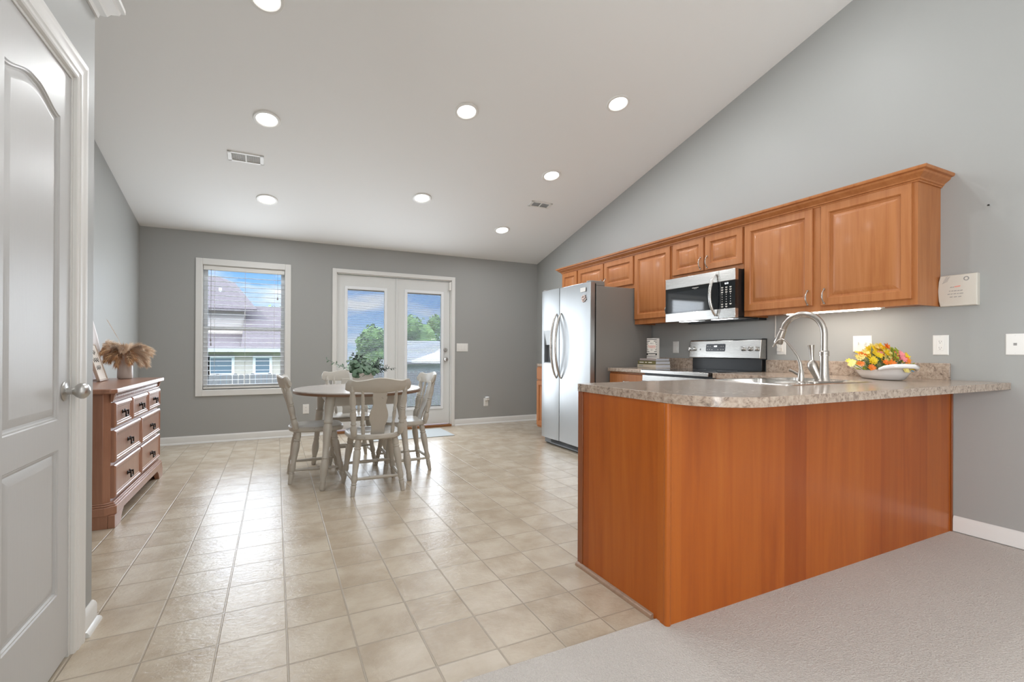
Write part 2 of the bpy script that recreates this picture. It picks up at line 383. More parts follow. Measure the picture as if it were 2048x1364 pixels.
# ceiling: vault along the room
pf = [(YB+T, zceil(YB+T)), (RY, ZR), (YR-T, zceil(YR-T)), (YR-T, zceil(YR-T)+.1), (RY, ZR+.1), (YB+T, zceil(YB+T)+.1)]
Mx = Matrix(((0,0,1,0),(1,0,0,0),(0,1,0,0),(0,0,0,1)))
struct('ceiling', MB().prism(pf, XL-T, XW+T, Mx), M_CEIL, 'white sloped vaulted ceiling', smooth=None)
gab = [(YR-T, -.05), (YB+T, -.05), (YB+T, zceil(YB+T)+.01), (RY, ZR+.01), (YR-T, zceil(YR-T)+.01)]
struct('wall_right', MB().prism(gab, XW, XW+T, Mx), M_WALL, 'grey kitchen wall behind the cabinets', smooth=None)
struct('wall_left', MB().prism(gab, XL-T, XL, Mx), M_WALL, 'grey wall behind the dresser', smooth=None)
struct('wall_rear', MB().box(XL, XW, YR-T, YR, -.05, ZRR+.05), M_WALL, 'wall of the living room', smooth=None)
# back wall with openings
WX0, WX1, WZ0, WZ1 = -.765, .100, .605, 2.062
DX0, DX1, DZ1 = .694, 2.253, 2.080
bw = MB()
zt = ZC+.012
bw.box(XL-.0, WX0, YB, YB+T, -.05, zt).box(WX1, DX0, YB, YB+T, -.05, zt).box(DX1, XW, YB, YB+T, -.05, zt)
bw.box(WX0, WX1, YB, YB+T, -.05, WZ0).box(WX0, WX1, YB, YB+T, WZ1, zt).box(DX0, DX1, YB, YB+T, DZ1, zt).box(DX0, DX1, YB+.01, YB+T, -.06, -.002)
struct('wall_back', bw, M_WALL, 'grey wall with the window and the patio doors', smooth=None)
# closet block at the near corner
CX, CY, CZ = -.645, 2.41, 2.40
KY0, KY1, KZ = 1.630, 2.194, 2.036       # closet door opening
cb = MB().box(CX-.11, CX, KY1+.0, CY, -.05, CZ).box(CX-.11, CX, -.6, KY0, -.05, CZ).box(CX-.11, CX, KY0, KY1, KZ, CZ)
cb.box(XL, CX-.11, CY-.11, CY, -.05, CZ).box(XL, CX-.11, -.6, -.49, -.05, CZ).box(XL, CX, -.6, CY, CZ, CZ+.03)
struct('wall_closet', cb, M_WALL, 'grey closet wall holding the white panel door', smooth=None)
crp = [(0, CZ-.012), (.008, CZ-.012), (.012, CZ+.004), (.030, CZ+.012), (.040, CZ+.030), (.062, CZ+.046), (.066, CZ+.060), (.078, CZ+.064), (.078, CZ+.082), (0, CZ+.082)]
struct('trim_1', MB().sweep([(CX, -.6), (CX, CY), (XL, CY)], crp), M_TRIM, 'white crown moulding on top of the closet wall')
# baseboards
BP = [(0, 0), (.014, 0), (.014, .070), (.010, .082), (.004, .090), (0, .090)]
SP = [(.014, 0), (.028, 0), (.026, .010), (.020, .018), (.014, .020)]
def base(name, path, label, shoe=False, z=0):
    b = MB().sweep(path, [(o, h+z) for o, h in BP])
    if shoe: b.sweep(path, [(o, h+z) for o, h in SP])
    struct(name, b, M_TRIM, label)
base('baseboard_back', [(XL, YB), (.645, YB)], 'white baseboard under the window', True)
base('baseboard_back_east', [(2.303, YB), (XW, YB)], 'white baseboard beside the patio doors', True)
base('baseboard_right', [(XW, YB), (XW, 5.40)], 'white baseboard in the far kitchen corner')
base('baseboard_living', [(XW, 1.385), (XW, YR)], 'white baseboard on the carpet beside the breakfast bar', False, .012)
base('baseboard_left', [(XL, CY), (XL, YB)], 'white baseboard behind the dresser', True)
base('baseboard_closet', [(CX, 2.292), (CX, CY), (XL, CY)], 'white baseboard stub at the closet corner', True)
# ------------------------------------------------------------------ window
wf = MB().frame_y(-.828, .163, .539, 2.131, WX0+.002, WX1-.002, WZ0+.002, WZ1-.002, YB-.020, YB+.002)
win = struct('window_1', wf, M_TRIM, 'white-trimmed double-hung window', bevel=.004)
j = MB().frame_y(WX0, WX1, WZ0, WZ1, WX0+.006, WX1-.006, WZ0+.006, WZ1-.006, YB, YB+T)
obj('jamb', j, M_TRIM, win)
zm = 1.327
u_ = MB().frame_y(WX0+.006, WX1-.006, zm-.015, WZ1-.006, WX0+.047, WX1-.047, zm+.022, WZ1-.05, YB+.085, YB+.115)
obj('upper_sash', u_, M_VINYL, win, bevel=.003)
l_ = MB().frame_y(WX0+.006, WX1-.006, WZ0+.006, zm+.022, WX0+.052, WX1-.052, WZ0+.058, zm-.022, YB+.05, YB+.084)
obj('lower_sash', l_, M_VINYL, win, bevel=.003)
obj('window_pane', MB().box(WX0+.045, WX1-.045, YB+.098, YB+.102, zm+.02, WZ1-.048).box(WX0+.05, WX1-.05, YB+.065, YB+.069, WZ0+.056, zm-.02), M_PANE, win)
bl = thing('window_blind', 'white horizontal slat blind hanging open in the double-hung window', 'blind', (-.3325, YB+.03, WZ0))
obj('head_rail', MB().box(WX0+.010, WX1-.010, YB+.004, YB+.046, WZ1-.058, WZ1-.008), M_WHITE, bl, bevel=.003)
sm = MB(); zz = .668
zs = []
while zz < WZ1-.085:
    zs.append(zz)
    for a_, b_ in (((-.023, -.0035), (0, .0)), ((0, 0), (.023, -.0035))):
        y0, y1 = YB+.027+a_[0], YB+.027+b_[0]
        sm.add([(WX0+.012, y0, zz+a_[1]), (WX1-.012, y0, zz+a_[1]), (WX1-.012, y1, zz+b_[1]), (WX0+.012, y1, zz+b_[1]),
                (WX0+.012, y0, zz+a_[1]+.0024), (WX1-.012, y0, zz+a_[1]+.0024), (WX1-.012, y1, zz+b_[1]+.0024), (WX0+.012, y1, zz+b_[1]+.0024)],
               [(0,3,2,1),(4,5,6,7),(0,1,5,4),(1,2,6,5),(2,3,7,6),(3,0,4,7)])
    zz += .0550
obj('slats', sm, M_SLAT, bl)
obj('bottom_rail', MB().box(WX0+.012, WX1-.012, YB+.004, YB+.050, WZ0+.018, WZ0+.036), M_WHITE, bl, bevel=.003)
lc = MB()
for xx in (WX0+.12, -.3325, WX1-.12):
    for yy in (YB+.004, YB+.049): lc.tube([(xx, yy, WZ0+.03), (xx, yy, WZ1-.05)], .0011, 5)
obj('ladder_cord', lc, M_CORD, bl)
for k_, (xx, z1) in enumerate(((WX0+.085, 1.205), (WX0+.087, 1.155), (WX1-.085, 1.72))):
    obj('pull_cord', MB().tube([(xx, YB+.001, WZ1-.05), (xx, YB-.001, z1)], .0014, 5).lathe([(.003, 0), (.006, .3), (.009, .9), (.004, 1)], (xx, YB-.001, z1+.004), (xx, YB-.001, z1-.034), 8), M_GREYINK, bl)
# ------------------------------------------------------------------ patio doors
pd = MB().box(.645, DX0+.002, YB-.018, YB+.002, 0, 2.130).box(DX1-.002, 2.303, YB-.018, YB+.002, 0, 2.130).box(DX0, DX1, YB-.018, YB+.002, DZ1-.002, 2.130)
door1 = struct('door_1', pd, M_TRIM, 'white pair of glazed patio doors', bevel=.004)
obj('jamb', MB().box(DX0, DX0+.014, YB, YB+T, 0, DZ1).box(DX1-.014, DX1, YB, YB+T, 0, DZ1).box(DX0, DX1, YB, YB+T, DZ1-.012, DZ1), M_TRIM, door1)
obj('threshold', MB().box(DX0, DX1, YB-.035, YB+T, -.002, .030), M_THRESH, door1, bevel=.006)
def slab(x0, x1, g0, g1, name):
    gz0, gz1 = .285, 1.880; y0 = YB+.030; y1 = YB+.074
    b = MB().frame_y(x0, x1, .040, DZ1-.018, g0, g1, gz0, gz1, y0, y1)
    o = obj(name, b, M_DOORP, door1)
    f = MB()
    for s_ in ((g0-.036, g0+.004), (g1-.004, g1+.036)): f.box(s_[0], s_[1], y0-.012, y0+.004, gz0-.036, gz1+.036)
    for s_ in ((gz0-.036, gz0+.004), (gz1-.004, gz1+.036)): f.box(g0, g1, y0-.012, y0+.004, s_[0], s_[1])
    obj('glazing_frame', f, M_VINYL, o, bevel=.006)
    obj('door_pane', MB().box(g0, g1, y0+.008, y0+.011, gz0, gz1).box(g0, g1, y1-.011, y1-.008, gz0, gz1), M_PANE, o)
    sl = MB(); z = gz0+.012
    while z < gz1-.02:
        sl.add([(g0+.004, y0+.0155, z+.0032), (g1-.004, y0+.0155, z+.0032), (g1-.004, y0+.0285, z-.0032), (g0+.004, y0+.0285, z-.0032)], [(0, 1, 2, 3)])
        z += .0148
    sl.box(g0+.003, g1-.003, y0+.014, y0+.030, gz1-.018, gz1).box(g0+.003, g1-.003, y0+.015, y0+.029, gz0, gz0+.010)
    obj('enclosed_blind', sl, M_SLAT, o, smooth=None)
    return o
M_DOORP = simple('patio_door_paint', (.70, .71, .70), .35)
slab(.710, 1.474, .832, 1.312, 'fixed_door_leaf'); dl = slab(1.482, 2.237, 1.618, 2.108, 'swing_door_leaf')
obj('astragal', MB().box(1.462, 1.486, YB+.016, YB+.030, .04, DZ1-.018), M_DOORP, door1, bevel=.004)
obj('door_knob', MB().lathe([(.030, 0), (.030, .10), (.012, .14), (.012, .45), (.024, .6), (.029, .8), (.022, .97), (.001, 1)], (2.172, YB+.03, .955), (2.172, YB-.035, .955), 20), M_KNOB, dl)
obj('deadbolt', MB().lathe([(.028, 0), (.028, .6), (.022, .8), (.020, 1)], (2.172, YB+.03, 1.090), (2.172, YB+.005, 1.090), 20).box(2.168, 2.176, YB-.012, YB+.006, 1.078, 1.102), M_KNOB, dl)
obj('door_sensor', MB().box(2.215, 2.245, YB-.016, YB+.030, 1.940, 2.055), M_WHITE, door1, bevel=.004)
# ------------------------------------------------------------------ closet door
cs = [(0, 0), (.010, .001), (.013, .006), (.013, .018), (.017, .022), (.017, .058), (.020, .064), (.020, .078), (.014, .088), (0, .090)]
cd = MB(); CW = .088
def casing_leg(y_in, sgn, ztop):     # profile swept vertically: out = thickness, across = distance from the opening
    vs = []; 
    for z, ex in ((0, 0), (ztop, 1)):
        for th, ac in cs: vs.append((CX+th, y_in+sgn*ac, z if not ex else ztop+ac))
    n = len(cs); cd.add(vs, [(i, (i+1)%n, n+(i+1)%n, n+i) for i in range(n)]+[tuple(range(n)), tuple(range(2*n-1, n-1, -1))])
casing_leg(KY1, 1, KZ); casing_leg(KY0, -1, KZ)
vs = []
for y_, sg in ((KY0, -1), (KY1, 1)):
    for th, ac in cs: vs.append((CX+th, y_+sg*ac, KZ+ac))
n = len(cs); cd.add(vs, [(i, (i+1)%n, n+(i+1)%n, n+i) for i in range(n)])
door2 = struct('door_2', cd, M_TRIM, 'white moulded closet door with an arched upper panel', smooth=30)
obj('jamb', MB().box(CX-.075, CX-.050, KY0+.012, KY1-.012, 0, KZ-.012).box(CX-.11, CX-.0005, KY1-.012, KY1+.001, 0, KZ-.012).box(CX-.11, CX-.0005, KY0-.001, KY0+.012, 0, KZ-.012).box(CX-.11, CX, KY0, KY1, KZ-.012, KZ+.001), M_TRIM, door2)
leaf = MB(); FX = CX-.004
y0, y1 = KY0+.014, KY1-.014
# leaf face seen from the room: grid of panels, built as outline rings over a slab
leaf.box(FX-.036, FX-.0125, y0, y1, .012, KZ-.014)
pa0, pa1 = 1.730, 2.096; lo0, lo1, up0, up1, arch = .255, .740, .840, 1.853, .040
def arch_outline(d=0):
    a, b = pa0+d, pa1-d; N = 24; pts = [(a, up0+d), (b, up0+d)]
    for i in range(N+1):
        t = i/N; y = b+(a-b)*t; s = abs(2*(y-pa0)/(pa1-pa0)-1)
        pts.append((y, up1-d + arch*(.5+.5*math.cos(PI*min(1, max(0, s-.10)*1.12)))))
    return pts
Mf = basis((FX, 0, 0), (0,1,0), (0,0,1), (1,0,0))
rawu = arch_outline(); rawl = [(pa0, lo0), (pa1, lo0), (pa1, lo1), (pa0, lo1)]
pr = [(0, 0), (.003, -.004), (.007, -.004), (.010, -.010), (.016, -.011), (.040, -.003), (.043, -.003)]
def panel_only(fn):
    lp = [(fn(i), h) for i, h in pr]; n = len(lp[0][0]); v = []; f = []
    for l, h in lp: v += [Mf @ Vector((a, b, h)) for a, b in l]
    for r in range(len(lp)-1):
        for k in range(n): f.append((r*n+k, r*n+(k+1)%n, (r+1)*n+(k+1)%n, (r+1)*n+k))
    f.append(tuple((len(lp)-1)*n+k for k in range(n))); leaf.add(v, f)
panel_only(arch_outline); panel_only(lambda d: offset(rawl, d))
def plate(pts): leaf.add([Mf @ Vector((a, b, 0)) for a, b in pts]+[Mf @ Vector((a, b, -.0126)) for a, b in pts], [tuple(range(len(pts)))])
zt_ = KZ-.014
plate([(y0, .012), (pa0, .012), (pa0, zt_), (y0, zt_)]); plate([(pa1, .012), (y1, .012), (y1, zt_), (pa1, zt_)])
plate([(pa0, .012), (pa1, .012), (pa1, lo0), (pa0, lo0)]); plate([(pa0, lo1), (pa1, lo1), (pa1, up0), (pa0, up0)])
top = rawu[2:]
for a, b in zip(top, top[1:]): plate([(b[0], b[1]), (a[0], a[1]), (a[0], zt_), (b[0], zt_)])
leaf.add([(FX, y1, .012), (FX-.036, y1, .012), (FX-.036, y1, zt_), (FX, y1, zt_)], [(0,1,2,3)]).add([(FX, y0, .012), (FX-.036, y0, .012), (FX-.036, y0, zt_), (FX, y0, zt_)], [(0,1,2,3)])
leaf.add([(FX, y0, .012), (FX, y1, .012), (FX-.036, y1, .012), (FX-.036, y0, .012)], [(0,1,2,3)]).add([(FX, y0, zt_), (FX, y1, zt_), (FX-.036, y1, zt_), (FX-.036, y0, zt_)], [(0,1,2,3)])
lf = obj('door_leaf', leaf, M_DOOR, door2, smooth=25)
kn = MB().lathe([(.033, 0), (.033, .05), (.028, .10), (.012, .13), (.012, .34), (.014, .38), (.022, .50), (.0275, .64), (.0275, .76), (.022, .90), (.012, .98), (.001, 1)], (FX, 2.140, .932), (FX+.070, 2.140, .932), 28)
obj('door_knob', kn, M_KNOB, lf)
# ------------------------------------------------------------------ ceiling lights and vents
TILT = -math.atan(SL)
def at_ceiling(x, y, d=0):
    nrm = Vector((0, -SL, -1)).normalized(); return Vector((x, y, zceil(y))) + nrm*d
lamp0 = thing('recessed_light', '', 'light', at_ceiling(0, 0))
rg = MB().lathe([(.076, -.004), (.103, -.004), (.1035, .004), (.098, .009), (.082, .009), (.0765, .0035)], (0, 0, 0), (0, 0, -1), 40, caps=False)
obj('trim_ring', rg, M_WHITE, lamp0, local=True)
obj('lens', MB().lathe([(.001, -.003), (.0775, -.003), (.0775, .002), (.001, .002)], (0, 0, 0), (0, 0, -1), 40, caps=False), M_LENS, lamp0, local=True)
ll = light('lamp_glow', 'AREA', (0, 0, -.0125), (0, 0, 0), LAMP*.0575, (.955, .98, 1.0), shape='DISK', size=.15); ll.parent = lamp0
spots = [(-.076, 4.39, 'round recessed light just above the slotted vent near the dresser wall'), (-.092, 5.625, 'round recessed light nearest the window'), (1.443, 3.804, 'round recessed light, middle column, farther from the patio doors'),
         (1.442, 5.176, 'round recessed light, middle column, closer to the patio doors'), (2.660, 3.308, 'round recessed light highest on the slope above the upper cabinets'), (2.643, 4.397, 'round recessed light above the fridge side, in front of the small square vent'),
         (2.635, 5.628, 'round recessed light lowest on the slope near the kitchen corner'), (-.064, 3.30, 'round recessed light cut off by the top edge of the picture'), (1.443, 2.43, 'round recessed light over the breakfast bar end'), (2.655, 2.20, 'round recessed light over the sink')]
for i, (x, y, lb) in enumerate(spots):
    if i == 0: lamp0.location = at_ceiling(x, y, .0); lamp0.rotation_euler = (TILT, 0, 0); lamp0['label'] = lb; lamp0['group'] = 'recessed ceiling lights'
    else: dup(lamp0, at_ceiling(x, y), (TILT, 0, 0), lb)
M_VENTB = simple('vent_shade', (.42, .42, .42), .7)
def vent(x0, x1, y0, y1, label, kind):
    t = thing('ceiling_vent', label, 'vent', at_ceiling((x0+x1)/2, (y0+y1)/2), 0, 'ceiling vents'); t.rotation_euler = (TILT, 0, 0)
    w = (x1-x0)/2; h = (y1-y0)/2/math.cos(TILT); b = .020
    f = MB().box(-w, w, -h, -h+b, -.008, .002).box(-w, w, h-b, h, -.008, .002).box(-w, -w+b+.012, -h, h, -.008, .002).box(w-b-.012, w, -h, h, -.008, .002).box(-.006, .006, -h, h, -.007, .002)
    obj('vent_frame', f, M_WHITE, t, local=True, bevel=.002)
    obj('duct_backing', MB().box(-w+.01, w-.01, -h+.01, h-.01, -.0005, .001), M_VENTB, t, local=True)
    g = MB()
    k = -w+.034
    while k < w-.034:
        g.add([(k, -h+b, -.006), (k+.004, -h+b, -.001), (k+.004, h-b, -.001), (k, h-b, -.006)], [(0,1,2,3)]); k += .0085
    obj('louvres', g, M_TRIM, t, local=True, smooth=None)
    return t
vent(-.397, -.108, 4.888, 5.028, 'white slotted air vent between the two lights over the dresser side', 0)
vent(2.680, 2.960, 4.890, 5.006, 'white slotted air vent on the ceiling above the fridge', 1)
# ================================================================== kitchen
XF = 3.385        # face of the wall cabinets
def cab_door(name, x, ya, yb, za, zb, mat, parent, flat=False, fw=.056):
    """panel door on a -x facing front between y=ya (larger) and yb"""
    w, h = ya-yb, zb-za; M = face_mx(x, ya, za)
    pr = [(0, 0), (0, .015), (.004, .019), (fw-.006, .019), (fw-.002, .016), (fw+.003, .0055), (fw+.013, .0035), (fw+.040, .0165), (fw+.043, .0175)]
    if flat: pr = [(0, 0), (0, .015), (.005, .019), (.02, .019)]
    return obj(name, MB().rings(rect(w, h), pr, M), mat, parent, smooth=28)
def bow_pull(x, y, z, parent, L=.048, name='door_pull', horiz=False):
    pts = []
    for i in range(11):
        t = -1+2*i/10; d = .026*(1-abs(t)**2.6); o = L*t
        pts.append((x-d, y+(o if horiz else 0), z+(0 if horiz else o)))
    b = MB().tube(pts, [.0055, .0045, .004, .0042, .0048, .005, .0048, .0042, .004, .0045, .0055], 10)
    for s in (-1, 1):
        p = (x, y+(s*L if horiz else 0), z+(0 if horiz else s*L)); b.lathe([(.0085, 0), (.0085, .4), (.0055, 1)], (p[0]+.001, p[1], p[2]), (p[0]-.007, p[1], p[2]), 12)
    return obj(name, b, M_NICKEL, parent)
CZ0, CZT = 1.362, 2.098
def wall_cab(label, y1, y0, z0, doors, pulls):
    """y1 far end, y0 near end"""
    t = thing('wall_cabinet', label, 'cabinet', ((XF+XW)/2, (y0+y1)/2, z0), 0, 'wall cabinets over the counter')
    b = MB().box(XF, XW, y0+.0005, y1-.0005, z0+.012, CZT)
    obj('cabinet_box', b, M_CHERRY, t, bevel=.0015)
    obj('bottom_rail', MB().box(XF, XF+.018, y0+.0005, y1-.0005, z0, z0+.013).box(XF+.018, XW, y0+.0005, y0+.016, z0, z0+.013).box(XF+.018, XW, y1-.016, y1-.0005, z0, z0+.013), M_CHERRY, t)
    for (a, b_, za, zb), pl in zip(doors, pulls):
        d = cab_door('cabinet_door', XF-.0005, a, b_, za, zb, M_CHERRY, t)
        if pl: bow_pull(XF-.019, pl[0], pl[1], d)
    return t
ZD = 2.086
wall_cab('wide double-door upper cabinet over the sink, ending beside the alarm keypad', 2.612, 1.452, CZ0, [(2.002, 1.478, 1.398, ZD), (2.600, 2.060, 1.404, ZD)], [(1.975, 1.462), (2.088, 1.462)])
wall_cab('short double-door upper cabinet directly above the microwave', 3.392, 2.614, 1.752, [(2.994, 2.620, 1.793, ZD), (3.376, 3.012, 1.793, ZD)], [(2.966, 1.862), (3.040, 1.862)])
wall_cab('tall single-door upper cabinet between the microwave and the fridge', 3.922, 3.394, CZ0, [(3.910, 3.410, 1.412, ZD)], [(3.437, 1.475)])
wall_cab('short double-door upper cabinet above the fridge', 4.966, 3.924, 1.748, [(4.428, 3.936, 1.790, ZD), (4.950, 4.446, 1.790, ZD)], [(4.400, 1.855), (4.475, 1.855)])
wall_cab('last narrow upper cabinet beyond the fridge', 5.335, 4.968, CZ0, [(5.318, 4.985, 1.400, ZD)], [(5.012, 1.46)])
cp = [(0, 2.088), (.007, 2.088), (.009, 2.096), (.016, 2.099), (.018, 2.107), (.024, 2.112), (.046, 2.128), (.050, 2.140), (.064, 2.143), (.068, 2.150), (.068, 2.160), (0, 2.160)]
obj_cr = obj('crown_molding', MB().sweep([(XW, 1.452), (XF, 1.452), (XF, 5.335), (XW, 5.335)], [(-o, z) for o, z in cp][::-1]), M_CHERRY)
tag(obj_cr, 'stepped cherry crown molding running along the tops of the upper cabinets', 'molding')
# under-cabinet lamp
ul = thing('under_cabinet_lamp', 'lit tube lamp fixed under the wide upper cabinet', 'light', (3.45, 1.97, 1.374-.032))
obj('lamp_housing', MB().box(3.412, 3.470, 1.66, 2.30, 1.360, 1.374), M_WHITE, ul, bevel=.003)
obj('lamp_tube', MB().box(3.420, 3.460, 1.68, 2.28, 1.355, 1.361), M_TUBE, ul, bevel=.003)
tag(obj('lamp_cord', MB().tube([(3.64, 2.52, 1.374), (3.635, 2.515, 1.30), (3.636, 2.52, 1.20), (3.642, 2.505, 1.13), (3.645, 2.49, 1.10)], .004, 6).box(3.628, 3.655, 2.472, 2.500, 1.085, 1.115), M_CORD), 'thin pale cord with plug hanging from under the cabinet behind the faucet', 'cord')
# --------------------------------------------------------- counters
CT, CU = .914, .876
def countertop(name, label, outer, hole=None, splash=None, parts=True):
    bm = bmesh.new(); es = []
    for loop in ([outer] + ([hole] if hole else [])):
        vs = [bm.verts.new((x, y, CT)) for x, y in loop]
        es += [bm.edges.new((vs[i], vs[(i+1) % len(vs)])) for i in range(len(vs))]
    bmesh.ops.triangle_fill(bm, edges=es, use_beauty=True, use_dissolve=False)
    r = bmesh.ops.extrude_face_region(bm, geom=bm.faces[:])
    for v in [g for g in r['geom'] if isinstance(g, bmesh.types.BMVert)]: v.co.z = CU
    bm.verts.index_update(); mb = MB(); mb.add([v.co.copy() for v in bm.verts], [[v.index for v in f.verts] for f in bm.faces]); bm.free()
    o = obj(name, mb, M_COUNTER, bevel=.011, seg=4, smooth=40); tag(o, label, 'countertop')
    if splash: obj('backsplash', splash, M_COUNTER, o, bevel=.003)
    return o
def arc(cx, cy, r, a0, a1, n): return [(cx+r*math.cos(math.radians(a0+(a1-a0)*i/n)), cy+r*math.sin(math.radians(a0+(a1-a0)*i/n))) for i in range(n+1)]
XC = 3.012
SX0, SX1, SY0, SY1 = 2.245, 2.985, 1.478, 1.940
outer = [(XW-.001, 1.138)] + [(XW-.001, 2.600), (XC, 2.600), (XC, 2.028)] + arc(1.365+.03, 1.998, .03, 90, 180, 5) + arc(1.365+.255, 1.138+.255, .255, 180, 270, 16)
outer = outer[::-1]
hole = [(SX0+.02, SY0+.075), (SX1-.02, SY0+.075), (SX1-.02, SY1-.02), (SX0+.02, SY1-.02)]
top1 = countertop('countertop', 'brown granite-pattern worktop of the breakfast bar with rounded corner and sink', outer, hole,
    MB().box(XW-.020, XW-.0005, 1.400, 2.600, CT-.001, 1.014))
top2 = countertop('countertop', 'short granite-pattern worktop between the stove and the fridge under the books', [(XW-.001, 3.362), (XW-.001, 3.900), (XC, 3.900), (XC, 3.362)], None, MB().box(XW-.020, XW-.0005, 3.362, 3.900, CT-.001, 1.014))
top3 = countertop('countertop', 'granite-pattern worktop end just showing beyond the fridge', [(XW-.001, 4.955), (XW-.001, 5.420), (XC+.03, 5.420), (XC+.03, 4.955)], None, MB().box(XW-.020, XW-.0005, 4.955, 5.420, CT-.001, 1.014))
# --------------------------------------------------------- peninsula
PX, PY0, PY1 = 1.372, 1.396, 2.008
pn = thing('peninsula_cabinet', 'cherry breakfast bar base with plain wood panels facing the carpet', 'cabinet', ((PX+XW)/2, (PY0+PY1)/2, 0))
obj('bar_panel', MB().box(PX+.010, XW-.001, PY0, PY0+.016, 0, CU-.0005), M_PANEL, pn)
obj('end_panel', MB().box(PX, PX+.016, PY0+.016, PY1-.045, 0, CU-.0005), M_PANEL, pn)
obj('end_stile', MB().box(PX-.003, PX+.020, PY1-.040, PY1, 0.0, CU-.0005), M_CHERRYD, pn, bevel=.002)
obj('corner_post', MB().lathe([(.014, 0), (.014, 1)], (PX+.007, PY0+.007, .0), (PX+.007, PY0+.007, CU-.001), 20).box(PX-.005, PX+.006, PY0+.006, PY0+.034, 0, CU-.001), M_PANEL, pn)
obj('wall_stile', MB().box(XW-.016, XW-.0012, PY0-.008, PY0, .0, CU-.0005), M_CHERRYD, pn, bevel=.002)
sh = MB().prism([(0, 0), (.017, 0), (.016, .008), (.011, .015), (0, .019)], 0, PY1-1.470, basis((PX, 1.470, 0), (-1,0,0), (0,0,1), (0,1,0)))
obj('shoe_molding', sh, M_SHOE, pn)
kb = MB().box(PX+.016, XC+.04, PY1-.075, PY1-.060, 0, .10).box(PX+.016, XC+.04, PY1-.020, PY1, .10, CU-.0005).box(PX+.016, XW-.002, PY0+.016, PY1-.02, .10, .115)
obj('kitchen_face', kb, M_CHERRY, pn)
for k in range(3):
    xa = PX+.06+k*.53
    d = obj('cabinet_door', MB().rings(rect(.48, .56), [(0, 0), (0, .015), (.004, .019), (.050, .019), (.059, .008), (.068, .007), (.092, .0165), (.096, .017)], face_py(xa+.48, PY1-.0005, .13)), M_CHERRY, pn, smooth=28)
    obj('false_drawer_front', MB().rings(rect(.48, .13), [(0, 0), (0, .015), (.005, .019), (.02, .019)], face_py(xa+.48, PY1-.0005, .72)), M_CHERRY, pn, smooth=28)
# --------------------------------------------------------- base cabinets on the kitchen wall
XB = XC+.038
def base_cab(label, y1, y0, drawers, knobside=1):
    t = thing('base_cabinet', label, 'cabinet', ((XB+XW)/2, (y0+y1)/2, 0), 0, 'base cabinets under the wall counters')
    obj('cabinet_box', MB().box(XB, XW-.001, y0, y1, .10, CU-.001).box(XB+.065, XW-.001, y0, y1, 0, .10), M_CHERRY, t)
    n = drawers
    w = (y1-y0)/n
    for k in range(n):
        a, b = y1-k*w-.012, y1-(k+1)*w+.012
        dr = cab_door('drawer', XB-.0005, a, b, .715, .858, M_CHERRY, t, True); bow_pull(XB-.019, (a+b)/2, .787, dr, .04, 'drawer_pull', True)
        dd = cab_door('cabinet_door', XB-.0005, a, b, .125, .695, M_CHERRY, t); bow_pull(XB-.019, b+.03 if k == 0 else a-.03, .62, dd)
    return t
base_cab('cherry base cabinet between the stove and the breakfast bar', 2.598, 2.052, 1)
base_cab('cherry base cabinet between the stove and the fridge', 3.898, 3.364, 1)
base_cab('cherry base cabinet end just showing beyond the fridge', 5.405, 4.957, 1)
# --------------------------------------------------------- sink, faucet, filter tap
sk = thing('kitchen_sink', 'stainless double-bowl sink set in the breakfast bar worktop', 'sink', ((SX0+SX1)/2, (SY0+SY1)/2, CT))
xm = 2.63
rim = MB()
zr = CT+.0035
def rr(x0, x1, y0, y1, r, n=5): return arc(x1-r, y1-r, r, 0, 90, n)+arc(x0+r, y1-r, r, 90, 180, n)+arc(x0+r, y0+r, r, 180, 270, n)+arc(x1-r, y0+r, r, 270, 360, n)
b0 = (SX0+.035, xm-.018, SY0+.090, SY1-.030); b1 = (xm+.018, SX1-.035, SY0+.090, SY1-.030)
bm = bmesh.new(); es = []
for lp in (rr(SX0, SX1, SY0, SY1, .03), rr(*b0, .05), rr(*b1, .05)):
    vs = [bm.verts.new((x, y, zr)) for x, y in lp]; es += [bm.edges.new((vs[i], vs[(i+1) % len(vs)])) for i in range(len(vs))]
bmesh.ops.triangle_fill(bm, edges=es, use_beauty=True)
bm.verts.index_update(); rim.add([v.co.copy() for v in bm.verts], [[v.index for v in f.verts] for f in bm.faces]); bm.free()
lo = rr(SX0, SX1, SY0, SY1, .03); lo2 = offset(lo, -.004); n = len(lo)
rim.add([(x, y, zr) for x, y in lo]+[(x, y, CT+.0003) for x, y in lo2], [(i, (i+1)%n, n+(i+1)%n, n+i) for i in range(n)])
obj('sink_rim', rim, M_BASIN, sk, smooth=60)
for bb in (b0, b1):
    lo = rr(*bb, .05); lo2 = offset(lo, .012); lo3 = offset(lo, .03); n = len(lo); v = []
    for l, z in ((lo, zr), (lo, CT-.01), (lo2, CT-.15), (lo3, CT-.175)): v += [(x, y, z) for x, y in l]
    f = [(r*n+i, r*n+(i+1)%n, (r+1)*n+(i+1)%n, (r+1)*n+i) for r in range(3) for i in range(n)]+[tuple(3*n+i for i in range(n))]
    bo = obj('basin', MB().add(v, f), M_BASIN, sk, smooth=60)
    cxx, cyy = (bb[0]+bb[1])/2, (bb[2]+bb[3])/2
    obj('drain', MB().lathe([(.001, 0), (.04, 0), (.042, .5), (.03, 1), (.001, 1)], (cxx, cyy, CT-.1745), (cxx, cyy, CT-.171), 20, False), M_KNOB, bo)
FXX, FYY = 2.608, 1.530; ZK = CT+.0035
fc = thing('kitchen_faucet', 'tall brushed nickel gooseneck faucet with side lever at the sink', 'faucet', (FXX, FYY, ZK))
obj('base_plate', MB().prism(arc(FXX+.115, FYY, .03, -90, 90, 8)+arc(FXX-.085, FYY, .03, 90, 270, 8), ZK, ZK+.008), M_NICKEL, fc, bevel=.002)
